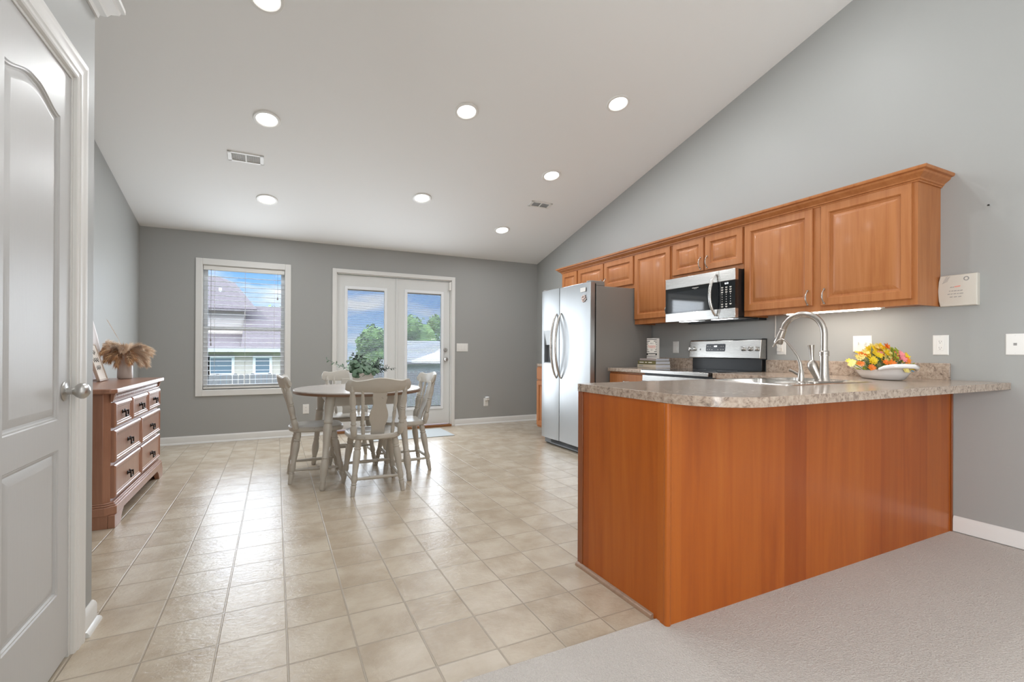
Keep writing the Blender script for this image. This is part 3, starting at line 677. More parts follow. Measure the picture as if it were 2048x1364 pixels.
obj('faucet_body', MB().lathe([(.031, 0), (.030, .02), (.026, .10), (.0225, .30), (.0205, .70), (.020, 1)], (FXX, FYY, ZK+.007), (FXX, FYY, 1.062), 24)
    .lathe([(.024, 0), (.024, .3), (.0225, .34), (.0225, .42), (.024, .46), (.024, .8), (.020, 1)], (FXX, FYY, 1.058), (FXX, FYY, 1.086), 24), M_NICKEL, fc)
pts = [(FXX, FYY, 1.075), (FXX, FYY, 1.13), (FXX, FYY, 1.176)]
ry, rz = .117, .112
for i in range(1, 19):
    a = PI*(1-i/18*.91); pts.append((FXX, FYY+ry+ry*math.cos(a), 1.176+rz*math.sin(a)))
obj('gooseneck_spout', MB().tube(pts, .0165, 16), M_NICKEL, fc)
e0 = Vector(pts[-1]); dd = (e0-Vector(pts[-2])).normalized(); e1 = e0+dd*.085
obj('spray_head', MB().lathe([(.0175, 0), (.0195, .03), (.0195, .08), (.018, .10), (.021, .5), (.025, .93), (.023, 1)], e0-dd*.004, e1, 20), M_NICKEL, fc)
hb = MB().tube([(FXX-.004, FYY+.020, ZK+.006), (FXX-.006, FYY+.026, .945), (FXX-.008, FYY+.040, .975), (FXX-.010, FYY+.052, 1.000), (FXX-.010, FYY+.056, 1.018), (FXX-.010, FYY+.056, 1.034)], [.021, .021, .0235, .0265, .0245, .013], 18)
hd = obj('handle_hub', hb, M_NICKEL, fc)
obj('lever', MB().tube([(FXX-.010, FYY+.056, 1.022), (FXX-.010, FYY+.058, 1.052), (FXX-.010, FYY+.060, 1.090), (FXX-.010, FYY+.062, 1.116)], [.010, .0095, .012, .0165], 14), M_NICKEL, hd)
FT = (2.400, 1.522)
ft = thing('filter_tap', 'slim brushed nickel filter tap with curved neck beside the tall faucet', 'tap', (FT[0], FT[1], ZK))
obj('tap_body', MB().lathe([(.020, 0), (.020, .05), (.014, .15), (.015, .45), (.012, .8), (.008, 1)], (FT[0], FT[1], ZK), (FT[0], FT[1], ZK+.075), 18), M_NICKEL, ft)
tp = [(FT[0], FT[1], ZK+.07), (FT[0], FT[1]+.004, 1.02), (FT[0], FT[1]+.018, 1.055), (FT[0], FT[1]+.055, 1.105), (FT[0], FT[1]+.082, 1.136), (FT[0], FT[1]+.100, 1.146), (FT[0], FT[1]+.120, 1.142), (FT[0], FT[1]+.140, 1.122), (FT[0], FT[1]+.152, 1.106)]
obj('tap_neck', MB().tube(tp, [.009, .0085, .006, .0055, .005, .005, .005, .005, .006], 12), M_NICKEL, ft)
obj('tap_lever', MB().tube([(FT[0], FT[1]+.008, ZK+.045), (FT[0]-.01, FT[1]+.035, ZK+.062), (FT[0]-.012, FT[1]+.05, ZK+.068)], [.009, .007, .009], 10), M_NICKEL, ft)
# --------------------------------------------------------- flower dish
DC = Vector((3.37, 1.63, CT+.0005)); DA = math.radians(46)
ds = thing('serving_dish', 'long white ceramic dish with cut-out handles holding artificial flowers', 'dish', DC, DA)
prof = []; NS = 28
v = []; f = []
def dish_loop(a, b, z, lift): 
    out = []
    for k in range(40):
        w = 2*PI*k/40; cx_, sy_ = math.cos(w), math.sin(w)
        x = a*math.copysign(abs(cx_)**.8, cx_); y = b*math.copysign(abs(sy_)**.75, sy_)
        out.append((x, y, z+lift*abs(cx_)**3))
    return out
lv = [(.0, .0, .004, 0), (.17, .072, .002, 0), (.19, .082, .004, .0), (.225, .098, .032, .014), (.252, .112, .054, .026), (.259, .116, .056, .028), (.252, .110, .054, .027), (.225, .095, .036, .014), (.18, .075, .014, 0), (.0, .0, .012, 0)]
for a, b, z, l in lv: v += dish_loop(a, b, z, l)
for r in range(len(lv)-1):
    for k in range(40): f.append((r*40+k, r*40+(k+1)%40, (r+1)*40+(k+1)%40, (r+1)*40+k))
obj('dish_bowl', MB().add(v, f), M_CERAM, ds, local=True, smooth=60)
for s in (-1, 1):
    hp = [(s*.215, -.088, .066), (s*.255, -.076, .078), (s*.292, -.045, .086), (s*.302, 0, .088), (s*.292, .045, .086), (s*.255, .076, .078), (s*.215, .088, .066)]
    obj('dish_handle', MB().tube(hp, [.010, .012, .013, .013, .013, .012, .010], 12), M_CERAM, ds, local=True)
obj('blue_fleck', MB().lathe([(.009, 0), (.009, 1)], (-.235, -.060, .0585), (-.236, -.062, .0615), 12), simple('blue_glaze', (.02, .25, .5), .2), ds, local=True)['label'] = 'small blue spot on the white dish'
FL = thing('flower_arrangement', 'yellow, orange and pink artificial flowers spilling over the white dish', 'flowers', DC+Vector((0, 0, .02)), DA)
M_YEL = simple('yellow_petal', (.78, .56, .02), .55); M_YELP = simple('pale_yellow_petal', (.80, .68, .22), .55); M_ORG = simple('orange_petal', (.80, .20, .02), .55); M_PNK = simple('pink_petal', (.80, .25, .27), .55)
M_LIME = simple('lime_leaf', (.36, .42, .04), .55); M_STEM = simple('green_stem', (.12, .20, .06), .6); M_OLIVE = simple('grey_green_leaf', (.20, .25, .13), .6)
rnd = random.Random(3)
def blossom_mesh(c, nrm, r, petals, cup, mb, width=.42):
    nrm = Vector(nrm).normalized(); t = nrm.orthogonal().normalized(); b = nrm.cross(t); c = Vector(c)
    for k in range(petals):
        a = 2*PI*k/petals+rnd.uniform(-.12, .12); d = t*math.cos(a)+b*math.sin(a); s = d.cross(nrm); rr_ = r*rnd.uniform(.85, 1.1)
        p0 = c+d*r*.08; p1 = c+d*rr_*.55+nrm*rr_*cup*.55; p2 = c+d*rr_+nrm*rr_*cup*rnd.uniform(.6, 1)
        wd = rr_*width
        mb.add([p0-s*wd*.25, p0+s*wd*.25, p1+s*wd, p2+s*wd*.25, p2-s*wd*.25, p1-s*wd, p1+nrm*(-rr_*.04)], [(0,1,2,6),(0,6,5),(6,2,3),(6,3,4),(6,4,5)])
def leaf_mesh(a, b, w, mb, up=Vector((0, 0, 1))):
    a, b = Vector(a), Vector(b); d = (b-a); s = d.cross(up).normalized() if d.cross(up).length > 1e-5 else Vector((1, 0, 0)); n = s.cross(d).normalized(); m = a+d*.5
    mb.add([a, a+d*.3+s*w*.8, a+d*.62+s*w, b, a+d*.62-s*w, a+d*.3-s*w*.8, m-n*w*.25], [(0,1,6),(1,2,6),(2,3,6),(3,4,6),(4,5,6),(5,0,6)])
stm = MB(); lv1 = MB(); lv2 = MB()
blooms = []
for k in range(110):
    # local -x lies towards the bar, +x towards the stove; the yellow mass sits at the stove end
    w_ = rnd.uniform(-PI, PI); e_ = rnd.uniform(0, 1)**.7
    x = .045+.30*math.cos(w_)*e_; y = .13*math.sin(w_)*e_; hgt = .035+(.118+.02*math.sin(x*30))*math.sqrt(max(0, 1-e_*e_))*rnd.uniform(.75, 1.1)
    if x > .02: cs_ = [(M_YEL, .030, 9, .35), (M_YEL, .026, 8, .45), (M_YEL, .032, 10, .3), (M_ORG, .024, 8, .6), (M_YELP, .024, 8, .4)]
    else: cs_ = [(M_YEL, .022, 8, .4), (M_ORG, .022, 9, .5), (M_PNK, .022, 10, .5), (M_YELP, .020, 8, .4), (M_ORG, .018, 7, .6), (M_PNK, .016, 7, .6)]
    mat, r, pt, cup = rnd.choice(cs_)
    blooms.append((x, y, hgt, mat, r, pt, cup))
for k in range(5): blooms.append((.29+.012*k, -.03+.02*k, .045+.008*k, [M_ORG, M_YEL][k % 2], .024, 8, .5))
for x, y, hgt, mat, r, pt, cup in blooms:
    bmesh_ = MB(); nrm = Vector((x*1.6-.55, y*4-.35, .5)); blossom_mesh((x, y, hgt), nrm, r*1.12, pt+2, cup, bmesh_, .24)
    o = obj('blossom', bmesh_, mat, FL, local=True, smooth=60)
    stm.tube([(x*.35, y*.3, .0), (x*.7, y*.6, hgt*.5), (x, y, hgt)], .0016, 5)
for k in range(90):
    x = rnd.uniform(-.27, .26); y = rnd.uniform(-.11, .11); z = rnd.uniform(.02, .11)*(1-abs(x)*1.6); z = max(z, .02)
    a = Vector((x*.8, y*.8, z)); b = a+Vector((rnd.uniform(-.05, .05)+x*.12, rnd.uniform(-.05, .03), rnd.uniform(-.01, .05)))
    leaf_mesh(a, b, rnd.uniform(.006, .013), lv1 if k % 2 else lv2)
for k in range(5):
    x = -.1-.03*k; stm.tube([(x*.5, 0, .02), (x, .01, .10), (x-.01, .015, .150+.01*(k % 3))], .0013, 5)
    for q in range(7): blossom_mesh((x-.01*q/7+rnd.uniform(-.02, .02), .012, .10+.011*q), (rnd.uniform(-.5, .5), -.6, .5), .012, 5, .5, bmesh_ if False else lv1)
sp = MB()
for k in range(4):
    for q in range(6): blossom_mesh((-.10-.022*k+rnd.uniform(-.014, .014), .02, .085+.013*q), (rnd.uniform(-.5, .5), -.6, .4), .013, 6, .4, sp)
obj('yellow_spray', sp, M_YELP, FL, local=True, smooth=60)
leaf_mesh((-.03, .05, .10), (-.015, .06, .185), .013, lv2)
obj('stems', stm, M_STEM, FL, local=True); obj('lime_leaves', lv1, M_LIME, FL, local=True, smooth=60); obj('grey_green_leaves', lv2, M_OLIVE, FL, local=True, smooth=60)
# --------------------------------------------------------- wall plates
def plate_x(label, yc, zc, w, h, kind, group='kitchen wall plates'):
    t = thing('wall_plate', label, 'outlet' if kind in ('duplex', 'jack') else 'switch', (XW, yc, zc), 0, group)
    obj('plate', MB().rings(rect(w, h, -w/2, -h/2), [(0, 0), (0, .003), (.004, .0065), (.01, .007)], face_mx(XW, yc, zc)), M_WHITE, t, smooth=30)
    if kind == 'duplex':
        obj('receptacle', MB().box(XW-.010, XW-.006, yc-.017, yc+.017, zc-.034, zc+.034), M_WHITE, t, bevel=.003)
        for dz in (-.019, .019):
            s = MB(); s.box(XW-.0105, XW-.0098, yc+.004, yc+.006, zc+dz, zc+dz+.008).box(XW-.0105, XW-.0098, yc-.007, yc-.005, zc+dz, zc+dz+.007).box(XW-.0105, XW-.0098, yc-.002, yc+.003, zc+dz-.008, zc+dz-.004); obj('socket_slots', s, M_GREYINK, t)
    elif kind == 'toggle2':
        for dy in (-.023, .023): obj('toggle', MB().box(XW-.018, XW-.006, yc+dy-.004, yc+dy+.004, zc-.004, zc+.012), M_WHITE, t, bevel=.002)
    elif kind == 'rocker': obj('rocker', MB().box(XW-.010, XW-.006, yc-.016, yc+.016, zc-.033, zc+.033), M_WHITE, t, bevel=.003)
    elif kind == 'jack': obj('phone_jack', MB().box(XW-.0078, XW-.006, yc-.007, yc+.007, zc-.006, zc+.008), M_GREYINK, t)
    for dz in (-h/2+.010, h/2-.010): obj('plate_screw', MB().lathe([(.003, 0), (.003, 1)], (XW-.0065, yc, zc+dz), (XW-.0078, yc, zc+dz), 8), M_TRIM, t)
    return t
plate_x('white double toggle switch plate above the flower dish', 1.886, 1.137, .118, .114, 'toggle2')
plate_x('white duplex outlet on the wall beside the alarm keypad and flowers', 1.450, 1.125, .078, .122, 'duplex')
plate_x('white phone jack plate cut by the picture edge beyond the counter end', 1.120, 1.126, .080, .118, 'jack')
plate_x('white rocker switch plate between the books and the stove', 3.610, 1.123, .075, .118, 'rocker')
plate_x('white outlet plate behind the gooseneck spout', 2.478, 1.116, .075, .118, 'duplex')
# alarm keypad
al = thing('alarm_keypad', 'pale plastic alarm keypad on the wall beside the cabinet end', 'alarm', (XW, 1.36, 1.362))
ao = [(0, .03)] + arc(.02, .095, .095, 225, 135, 1)[:0] + [(.010, .0), (.182, .0), (.182, .186), (.010, .186), (.002, .15), (-.002, .093), (.002, .036)]
ao = [(.010, .0), (.182, .0), (.182, .186), (.010, .186), (.002, .15), (-.002, .093), (.002, .036)]
MA = face_mx(XW, 1.452, 1.357)
obj('housing', MB().rings(ao, [(0, 0), (0, .030), (.004, .036), (.012, .037)], MA), simple('ivory_plastic', (.62, .585, .52), .45), al, smooth=30)
g = MB()
for k in range(5):
    g.prism([(.022+.004*k, .138+.0085*k), (.048+.004*min(k, 3)-.004*max(0, k-3), .150+.0085*k-.0), (.048+.004*min(k, 3), .1525+.0085*k), (.022+.004*k, .1405+.0085*k)], .0368, .0378, MA)
obj('speaker_slots', g, M_GREYINK, al)
obj('ring_button', MB().lathe([(.008, 0), (.008, 1), (.013, 1), (.013, 0)], MA @ Vector((.135, .158, .0365)), MA @ Vector((.135, .158, .0385)), 20, False), M_GREYINK, al)
ln = MB()
for z_, xs in ((.088, ((.055, .062), (.066, .075), (.078, .090), (.094, .104), (.107, .118))), (.070, ((.048, .060), (.063, .072), (.076, .088), (.092, .100), (.103, .121))), (.052, ((.058, .072), (.078, .092), (.098, .112))), (.110, ((.060, .070), (.072, .078)))):
    for a, b in xs: ln.box(0, .0001, 0, .0001, 0, .0001) if False else ln.prism([(a, z_), (b, z_+.0012), (b, z_+.0052), (a, z_+.004)], .0368, .0376, MA)
obj('printed_lines', ln, M_GREYINK, al)
obj('red_print', MB().prism([(.080, .111), (.108, .114), (.108, .120), (.080, .117)], .0368, .0376, MA), M_REDINK, al)
tag(obj('wall_nail', MB().lathe([(.004, 0), (.0045, .7), (.002, 1)], (XW, 1.232, 1.926), (XW-.012, 1.232, 1.924), 10), M_DARK), 'small dark nail in the bare grey wall above the alarm keypad', 'nail')
# --------------------------------------------------------- microwave
MX, MY0, MY1, MZ0, MZ1 = 3.270, 2.606, 3.362, 1.350, 1.748
mw = thing('microwave', 'stainless over-the-range microwave with black glass door and keypad', 'microwave', ((MX+XW)/2, (MY0+MY1)/2, MZ0))
obj('casing', MB().box(MX+.040, XW-.001, MY0+.006, MY1-.004, MZ0+.020, MZ1-.001), M_BLACK, mw, bevel=.003)
YS = 2.762; ZB0, ZB1 = 1.430, 1.654
dr = obj('oven_door', MB().box(MX, MX+.040, YS+.002, MY1, MZ0, ZB0).box(MX, MX+.040, YS+.002, MY1, ZB1, MZ1), M_STEELH, mw, bevel=.003)
obj('door_glass', MB().box(MX+.002, MX+.040, YS+.002, MY1, ZB0, ZB1), M_GLASSK, dr)
obj('door_window', MB().box(MX+.0012, MX+.003, YS+.085, MY1-.028, ZB0+.012, ZB1-.035), Mat('window_mesh').p(color=(.022, .026, .030), rough=.04, spec=.9).m, dr)
obj('name_strip', MB().box(MX+.0010, MX+.003, 2.975, 3.045, ZB1-.020, ZB1-.0165).box(MX+.0010, MX+.003, 2.992, 3.026, ZB1-.027, ZB1-.0255), M_PAPER, dr)
pts = []
for i in range(13):
    t = -1+2*i/12; pts.append((MX-.008-.050*(1-t*t)**.8, YS+.026+.016*(1-t*t), (MZ0+MZ1)/2+t*.172))
obj('door_handle', MB().tube(pts, [.009, .012, .013, .014, .014, .014, .014, .014, .014, .014, .013, .012, .009], 12), M_STEELH, dr)
obj('lower_panel_trim', MB().box(MX, MX+.040, MY0, YS, MZ0, ZB0), M_STEELH, mw, bevel=.003); obj('upper_panel_trim', MB().box(MX, MX+.040, MY0, YS, ZB1, MZ1), M_STEELH, mw, bevel=.003)
kp = obj('keypad', MB().box(MX+.001, MX+.040, MY0, YS, ZB0, ZB1), M_GLASSK, mw)
text('clock_display', '6:13', .020, face_mx(MX+.0008, 2.688, 1.634), M_LED, kp)
km = MB()
for r in range(9):
    for c in range(3):
        if r == 8 and c == 2: continue
        big = r < 3 or r > 6
        yc_ = 2.730-.040*c; z_ = 1.604-.0195*r; w_ = .010 if big else .0035; km.box(MX+.0003, MX+.0015, yc_-w_, yc_+w_, z_-.0025, z_+.0025)
        if big: km.box(MX+.0003, MX+.0015, yc_-w_*.7, yc_+w_*.7, z_-.0075, z_-.005)
obj('key_legends', km, M_PAPER, kp)
us = MB().box(MX+.05, XW-.01, MY0+.02, MY1-.02, MZ0+.004, MZ0+.021).box(MX+.28, XW-.003, MY0-.0, MY1-.01, MZ0-.008, MZ0+.021)
un = obj('underside', us, M_BLACK, mw, bevel=.003)
M_CLAMP = Mat('cooktop_lamp_lens').p(color=(.9, .9, .9), emit=(.92, .96, 1), emits=6).m
for ya_, yb_ in ((2.72, 2.90), (3.08, 3.26)): obj('cooktop_lamp', MB().box(MX+.07, MX+.12, ya_, yb_, MZ0+.0005, MZ0+.0045), M_CLAMP, un)
obj('grease_filter', MB().box(MX+.14, MX+.24, MY0+.08, MY0+.33, MZ0+.001, MZ0+.005).box(MX+.14, MX+.24, MY0+.42, MY0+.67, MZ0+.001, MZ0+.005), M_STEEL, un)
# --------------------------------------------------------- stove
SY_0, SY_1 = 2.604, 3.358; SXF = 2.985
st = thing('stove', 'stainless electric range with black glass cooktop and knobbed back panel', 'stove', ((SXF+XW)/2, (SY_0+SY_1)/2, 0))
obj('range_body', MB().box(SXF+.035, XW-.03, SY_0, SY_1, .02, .895), M_BLACK, st)
obj('storage_drawer', MB().box(SXF+.004, SXF+.036, SY_0+.003, SY_1-.003, .06, .215), M_STEELH, st, bevel=.004)
od = obj('oven_door', MB().box(SXF, SXF+.036, SY_0+.003, SY_1-.003, .225, .868), M_STEELH, st, bevel=.004)
obj('door_window', MB().box(SXF-.001, SXF+.002, SY_0+.12, SY_1-.12, .36, .68), M_GLASSK, od)
obj('door_handle', MB().tube([(SXF, SY_0+.05, .800), (SXF-.045, SY_0+.055, .806), (SXF-.050, SY_0+.09, .808), (SXF-.050, SY_1-.09, .808), (SXF-.045, SY_1-.055, .806), (SXF, SY_1-.05, .800)], .012, 12), M_STEEL, od)
obj('cooktop', MB().box(SXF-.012, XW-.075, SY_0+.001, SY_1-.001, .892, .918), M_GLASSK, st, bevel=.004)
obj('cooktop_trim', MB().box(SXF-.016, SXF-.010, SY_0+.001, SY_1-.001, .886, .914), M_STEELH, st, bevel=.002)
br = MB()
for bx, by, r in ((3.13, 2.80, .10), (3.13, 3.16, .085), (3.42, 2.80, .075), (3.42, 3.16, .10)): br.lathe([(r, 0), (r+.002, 0), (r+.002, 1), (r, 1)], (bx, by, .9180), (bx, by, .9184), 40, False)
obj('burner_ring', br, M_GREYINK, st)
obj('splash_panel', MB().box(3.605, XW-.002, SY_0+.012, SY_1-.012, .90, 1.04), M_BLACK, st, bevel=.004)
bgp = [(3.566, 1.022), (3.650, 1.014), (3.650, 1.186), (3.592, 1.186), (3.584, 1.180)]
bgd = obj('control_panel', MB().prism(bgp, SY_0+.002, SY_1-.002, Matrix(((1,0,0,0),(0,0,1,0),(0,1,0,0),(0,0,0,1)))), M_STEELH, st, bevel=.006, seg=3)
obj('panel_cap', MB().prism([(3.585, 1.183), (3.596, 1.190), (3.653, 1.190), (3.653, 1.010), (3.600, 1.014), (3.6, 1.02), (3.648, 1.02), (3.648, 1.183)], SY_0-.002, SY_0+.004, Matrix(((1,0,0,0),(0,0,1,0),(0,1,0,0),(0,0,0,1)))), M_BLACK, st)
ang = math.atan2(.018, .158)
def bgm(y, z):
    x = 3.566+.018*(z-1.022)/.158; return basis((x, y, z), (0,-1,0), (math.sin(ang), 0, math.cos(ang)), (-math.cos(ang), 0, math.sin(ang)))
MD = bgm(3.055, 1.115)
dp = obj('display_window', MB().prism(rr(-.105, .105, -.034, .034, .01, 4), -.002, .002, MD), simple('display_grey', (.06, .065, .075), .15), st)
text('clock_display', '4:09', .020, MD @ Matrix.Translation((0, .012, .0025)), M_LED, dp)
dl_ = MB()
for xx, yy in ((-.085, .012), (-.058, .012), (.062, .012), (.084, .012), (-.088, -.016), (-.064, -.016), (-.036, -.018), (.030, -.018), (.062, -.016), (.085, -.016)): dl_.prism(rect(.009, .005, xx-.0045, yy-.0025), .002, .0026, MD)
obj('key_legends', dl_, M_PAPER, dp)
obj('maker_mark', MB().prism(rect(.012, .016, -.006, -.008), 0, .0012, bgm(3.225, 1.10)), M_GREYINK, st)
for y in (3.338, 3.298, 2.770, 2.704, 2.640):
    Mk = bgm(y, 1.105)
    kb_ = MB().lathe([(.021, 0), (.021, .15), (.018, .2), (.0165, .9), (.014, 1)], Mk @ Vector((0, 0, 0)), Mk @ Vector((0, 0, .026)), 20)
    kb_.prism(rect(.007, .034, -.0035, -.017), .02, .030, Mk @ Matrix.Rotation(random.uniform(-.5, .5), 4, 'Z'))
    obj('control_knob', kb_, M_KNOB, st, smooth=30)
# --------------------------------------------------------- fridge
FX0, FY0, FY1, FYG = 2.815, 3.932, 4.900, 4.515
fr_ = thing('fridge', 'stainless side-by-side fridge with dark grey sides and water dispenser', 'fridge', ((FX0+XW)/2, (FY0+FY1)/2, 0))
obj('fridge_body', MB().box(FX0+.085, XW-.02, FY0+.004, FY1-.004, .02, 1.742), M_FRSIDE, fr_, bevel=.004)
obj('door_gasket', MB().box(FX0+.066, FX0+.086, FY0+.010, FY1-.010, .08, 1.765), M_DARK, fr_)
D0, D1 = .078, 1.778
def fdoor(name, y0, y1):
    # gently crowned front
    N = 10; poly = []
    for i in range(N+1):
        t = i/N; poly.append((FX0+.010*(abs(2*t-1)**3), y0+(y1-y0)*t))
    poly = [(FX0+.066, y0)]+poly+[(FX0+.066, y1)]
    return poly
pf_ = fdoor('r', FY0, FYG-.004)
od = obj('fridge_door', MB().prism(pf_, D0, D1), M_STEEL, fr_, bevel=.004, smooth=20)
pl_ = fdoor('l', FYG+.004, FY1)
# freezer door with dispenser recess
dz0, dz1, dy0, dy1 = .938, 1.318, 4.640, 4.836
fz = MB().prism(fdoor('l', FYG+.004, FY1), D0, dz0).prism(fdoor('l', FYG+.004, FY1), dz1, D1)
fz.prism([(FX0+.066, FYG+.004), (FX0+.010, FYG+.004), (FX0+.001, FYG+.06), (FX0, dy0), (FX0+.066, dy0)], dz0, dz1).prism([(FX0+.066, dy1), (FX0+.002, dy1), (FX0+.010, FY1), (FX0+.066, FY1)], dz0, dz1)
od2 = obj('freezer_door', fz, M_STEEL, fr_, smooth=20)
obj('dispenser_recess', MB().box(FX0+.050, FX0+.060, dy0, dy1, dz0, dz1).box(FX0+.002, FX0+.055, dy0, dy0+.006, dz0, dz1).box(FX0+.002, FX0+.055, dy1-.006, dy1, dz0, dz1).box(FX0+.002, FX0+.055, dy0, dy1, dz0, dz0+.012), M_RECESS, od2)
obj('dispenser_panel', MB().prism([(FX0+.001, dz1), (FX0+.001, 1.30), (FX0+.02, 1.150), (FX0+.05, 1.150), (FX0+.05, dz1)], dy0+.006, dy1-.006, Matrix(((1,0,0,0),(0,0,1,0),(0,1,0,0),(0,0,0,1)))), simple('dispenser_panel_grey', (.45, .48, .50), .25), od2)
for par, yh in ((od, FYG-.045), (od2, FYG+.050)):
    pts = []
    for i in range(17):
        t = -1+2*i/16; pts.append((FX0+.004-.074*(1-t*t)**.75, yh, 1.135+.362*t))
    obj('door_handle', MB().tube(pts, [.006]+[.011]*2+[.0135]*11+[.011]*2+[.006], 12), M_NICKEL, par)
gr = MB().box(FX0+.040, FX0+.085, FY0+.03, FY1-.16, .012, .030).box(FX0+.045, FX0+.06, FY1-.16, FY1-.02, .012, .070)
for k in range(4): gr.box(FX0+.042, FX0+.060, FY0+.03, FY1-.16, .034+.0105*k, .039+.0105*k)
obj('base_grille', gr, M_RECESS, fr_, bevel=.002)
obj('grille_void', MB().box(FX0+.062, FX0+.084, FY0+.03, FY1-.03, .0, .072), M_DARK, fr_)
for y in (FY0+.05, FY1-.05): obj('hinge_cover', MB().box(FX0+.015, FX0+.20, y-.035, y+.035, 1.7425, 1.795), M_FRSIDE, fr_, bevel=.01, seg=3)
tag(obj('fridge_magnet', MB().box(FX0-.008, FX0+.001, 3.998, 4.088, 1.684, 1.728), M_WHITE, bevel=.003), 'white rectangular magnet at the top of the fridge door', 'magnet')
mg = MB()
for k in range(9):
    a = 2*PI*k/9; mg.lathe([(.001, 0), (.0095, .1), (.008, .8), (.001, 1)], (FX0+.0005, 4.035+.026*math.cos(a)*(1+.3*(k % 2)), 1.615+.030*math.sin(a)), (FX0-.009, 4.035+.026*math.cos(a)*(1+.3*(k % 2)), 1.615+.030*math.sin(a)), 10, False)
mg.lathe([(.001, 0), (.013, .1), (.011, .9), (.001, 1)], (FX0+.0005, 4.035, 1.615), (FX0-.010, 4.035, 1.615), 12, False)
tag(obj('fridge_magnet', mg, simple('pink_magnet', (.66, .52, .47), .5)), 'pink flower-shaped magnet below the white magnet on the fridge', 'magnet')
# --------------------------------------------------------- books and sign
def book(label, x, yc, z, L, dpt, h, cov, ttl):
    t = thing('book', label, 'book', (x+dpt/2, yc, z), 0, 'books stacked beside the stove')
    c = MB().box(x, x+.004, yc-L/2, yc+L/2, z, z+h).box(x, x+dpt, yc-L/2, yc+L/2, z, z+.003).box(x, x+dpt, yc-L/2, yc+L/2, z+h-.003, z+h)
    cv = obj('cover', c, cov, t, bevel=.001)
    obj('page_block', MB().box(x+.004, x+dpt-.005, yc-L/2+.004, yc+L/2-.004, z+.003, z+h-.003), M_PAGES, t)
    if ttl: 
        k = MB()
        for a, b in ttl: k.box(x-.0006, x+.001, yc+L/2-a*L, yc+L/2-b*L, z+h*.40, z+h*.66)
        obj('spine_print', k, M_PAPER if cov is M_BK2 else M_GREYINK, cv)
    return t
M_BK1 = simple('cream_cover', (.55, .48, .38), .6); M_BK2 = simple('olive_cover', (.17, .15, .06), .6); M_BK3 = simple('mauve_cover', (.40, .34, .32), .6)
BX = 3.335
book('cream book at the bottom of the stack beside the stove', BX, 3.690, CT+.0003, .262, .200, .036, M_BK1, [(.1, .32)])
book('olive book in the middle of the stack', BX+.002, 3.688, CT+.0368, .256, .195, .034, M_BK2, [(.1, .34), (.42, .52), (.60, .80)])
book('mauve book on top of the stack under the striped sign', BX+.010, 3.682, CT+.0713, .230, .185, .024, M_BK3, None)
sg = thing('block_sign', 'small black and white striped block sign standing on the books', 'sign', (BX+.055, 3.655, CT+.0957))
sx = BX+.040; sz = CT+.0957; sy1 = 3.655+.072; SW, SH = .144, .200
Ms = face_mx(sx, sy1, sz)
obj('sign_block', MB().box(sx, sx+.032, sy1-SW, sy1, sz, sz+SH), M_PAPER, sg, bevel=.001)
stp = MB()
for k in range(11):
    z0 = .012+.0175*k
    if k in (1, 2): continue
    cz = .118; dzz = z0+.003-cz
    if abs(dzz) < .062:
        hw = math.sqrt(.062**2-dzz**2)*.98; stp.prism(rect(SW/2-hw, .0062, 0.001, z0), 0, .0006, Ms).prism(rect(SW/2-hw, .0062, SW/2+hw-.001, z0), 0, .0006, Ms)
    else: stp.prism(rect(SW-.002, .0062, .001, z0), 0, .0006, Ms)
stp.prism([(.001, .030), (SW-.001, .030), (SW-.001, .052), (.001, .052)], 0, .0006, Ms)
obj('black_stripes', stp, M_INK, sg)
obj('ribbon_print', MB().prism([(.018, .037), (.03, .034), (SW-.03, .034), (SW-.018, .037), (SW-.018, .046), (SW-.03, .044), (.03, .044), (.018, .046)], .0006, .001, Ms), M_PAPER, sg)
text('happy_lettering', 'happy', .047, Ms @ Matrix.Translation((SW/2, .122, .0008)), M_REDINK, sg)
text('small_lettering', 'MAKE A', .014, Ms @ Matrix.Translation((SW/2, .150, .0008)), M_GREYINK, sg)
text('small_lettering', 'DAY', .014, Ms @ Matrix.Translation((SW/2, .084, .0008)), M_GREYINK, sg)
# ================================================================== dining area
# --------------------------------------------------------- dresser
DXF = -.868
DY0, DY1 = 3.640, 4.965
dw = thing('dresser', 'rosy brown seven-drawer dresser with dark pulls and bracket feet', 'dresser', ((XL+DXF)/2, (DY0+DY1)/2, 0))
XBK = XL+.016
ch = .030
obj('carcass', MB().prism([(XBK, DY0), (DXF-.028-ch, DY0), (DXF-.028, DY0+ch), (DXF-.028, DY1-ch), (DXF-.028-ch, DY1), (XBK, DY1)], .10, .808), M_DRESSER, dw, bevel=.002)
tp_ = [(XBK, DY0-.030), (DXF-.015, DY0-.030), (DXF+.012, DY0-.004), (DXF+.012, DY1+.004), (DXF-.015, DY1+.030), (XBK, DY1+.030)]
obj('dresser_top', MB().prism(tp_, .808, .838), M_DRESSER, dw, bevel=.007, seg=3)
bpf = [(XBK, DY0-.020), (DXF-.014-ch, DY0-.020), (DXF+.006, DY0+ch-.012), (DXF+.006, DY1-ch+.012), (DXF-.014-ch, DY1+.020), (XBK, DY1+.020)]
bs = MB().prism(bpf, .078, .128).prism(offset(bpf, .008), .128, .140).prism(offset(bpf, .015), .140, .150)
obj('base_molding', bs, M_DRESSER, dw, bevel=.003)
def foot(y0, y1, s):
    f = MB()
    pts = [(y0, 0), (y0+s*.125, 0), (y0+s*.135, .02), (y0+s*.155, .05), (y0+s*.20, .078), (y0, .078)]
    if s < 0: pts = pts[::-1]
    f.prism(pts, DXF-.030, DXF+.004, Mx)
    f.prism([(XBK, 0), (DXF-.031, 0), (DXF-.031, .078), (XBK, .078)], min(y0, y0+s*.022), max(y0, y0+s*.022), Matrix(((1,0,0,0),(0,0,1,0),(0,1,0,0),(0,0,0,1))))
    return f
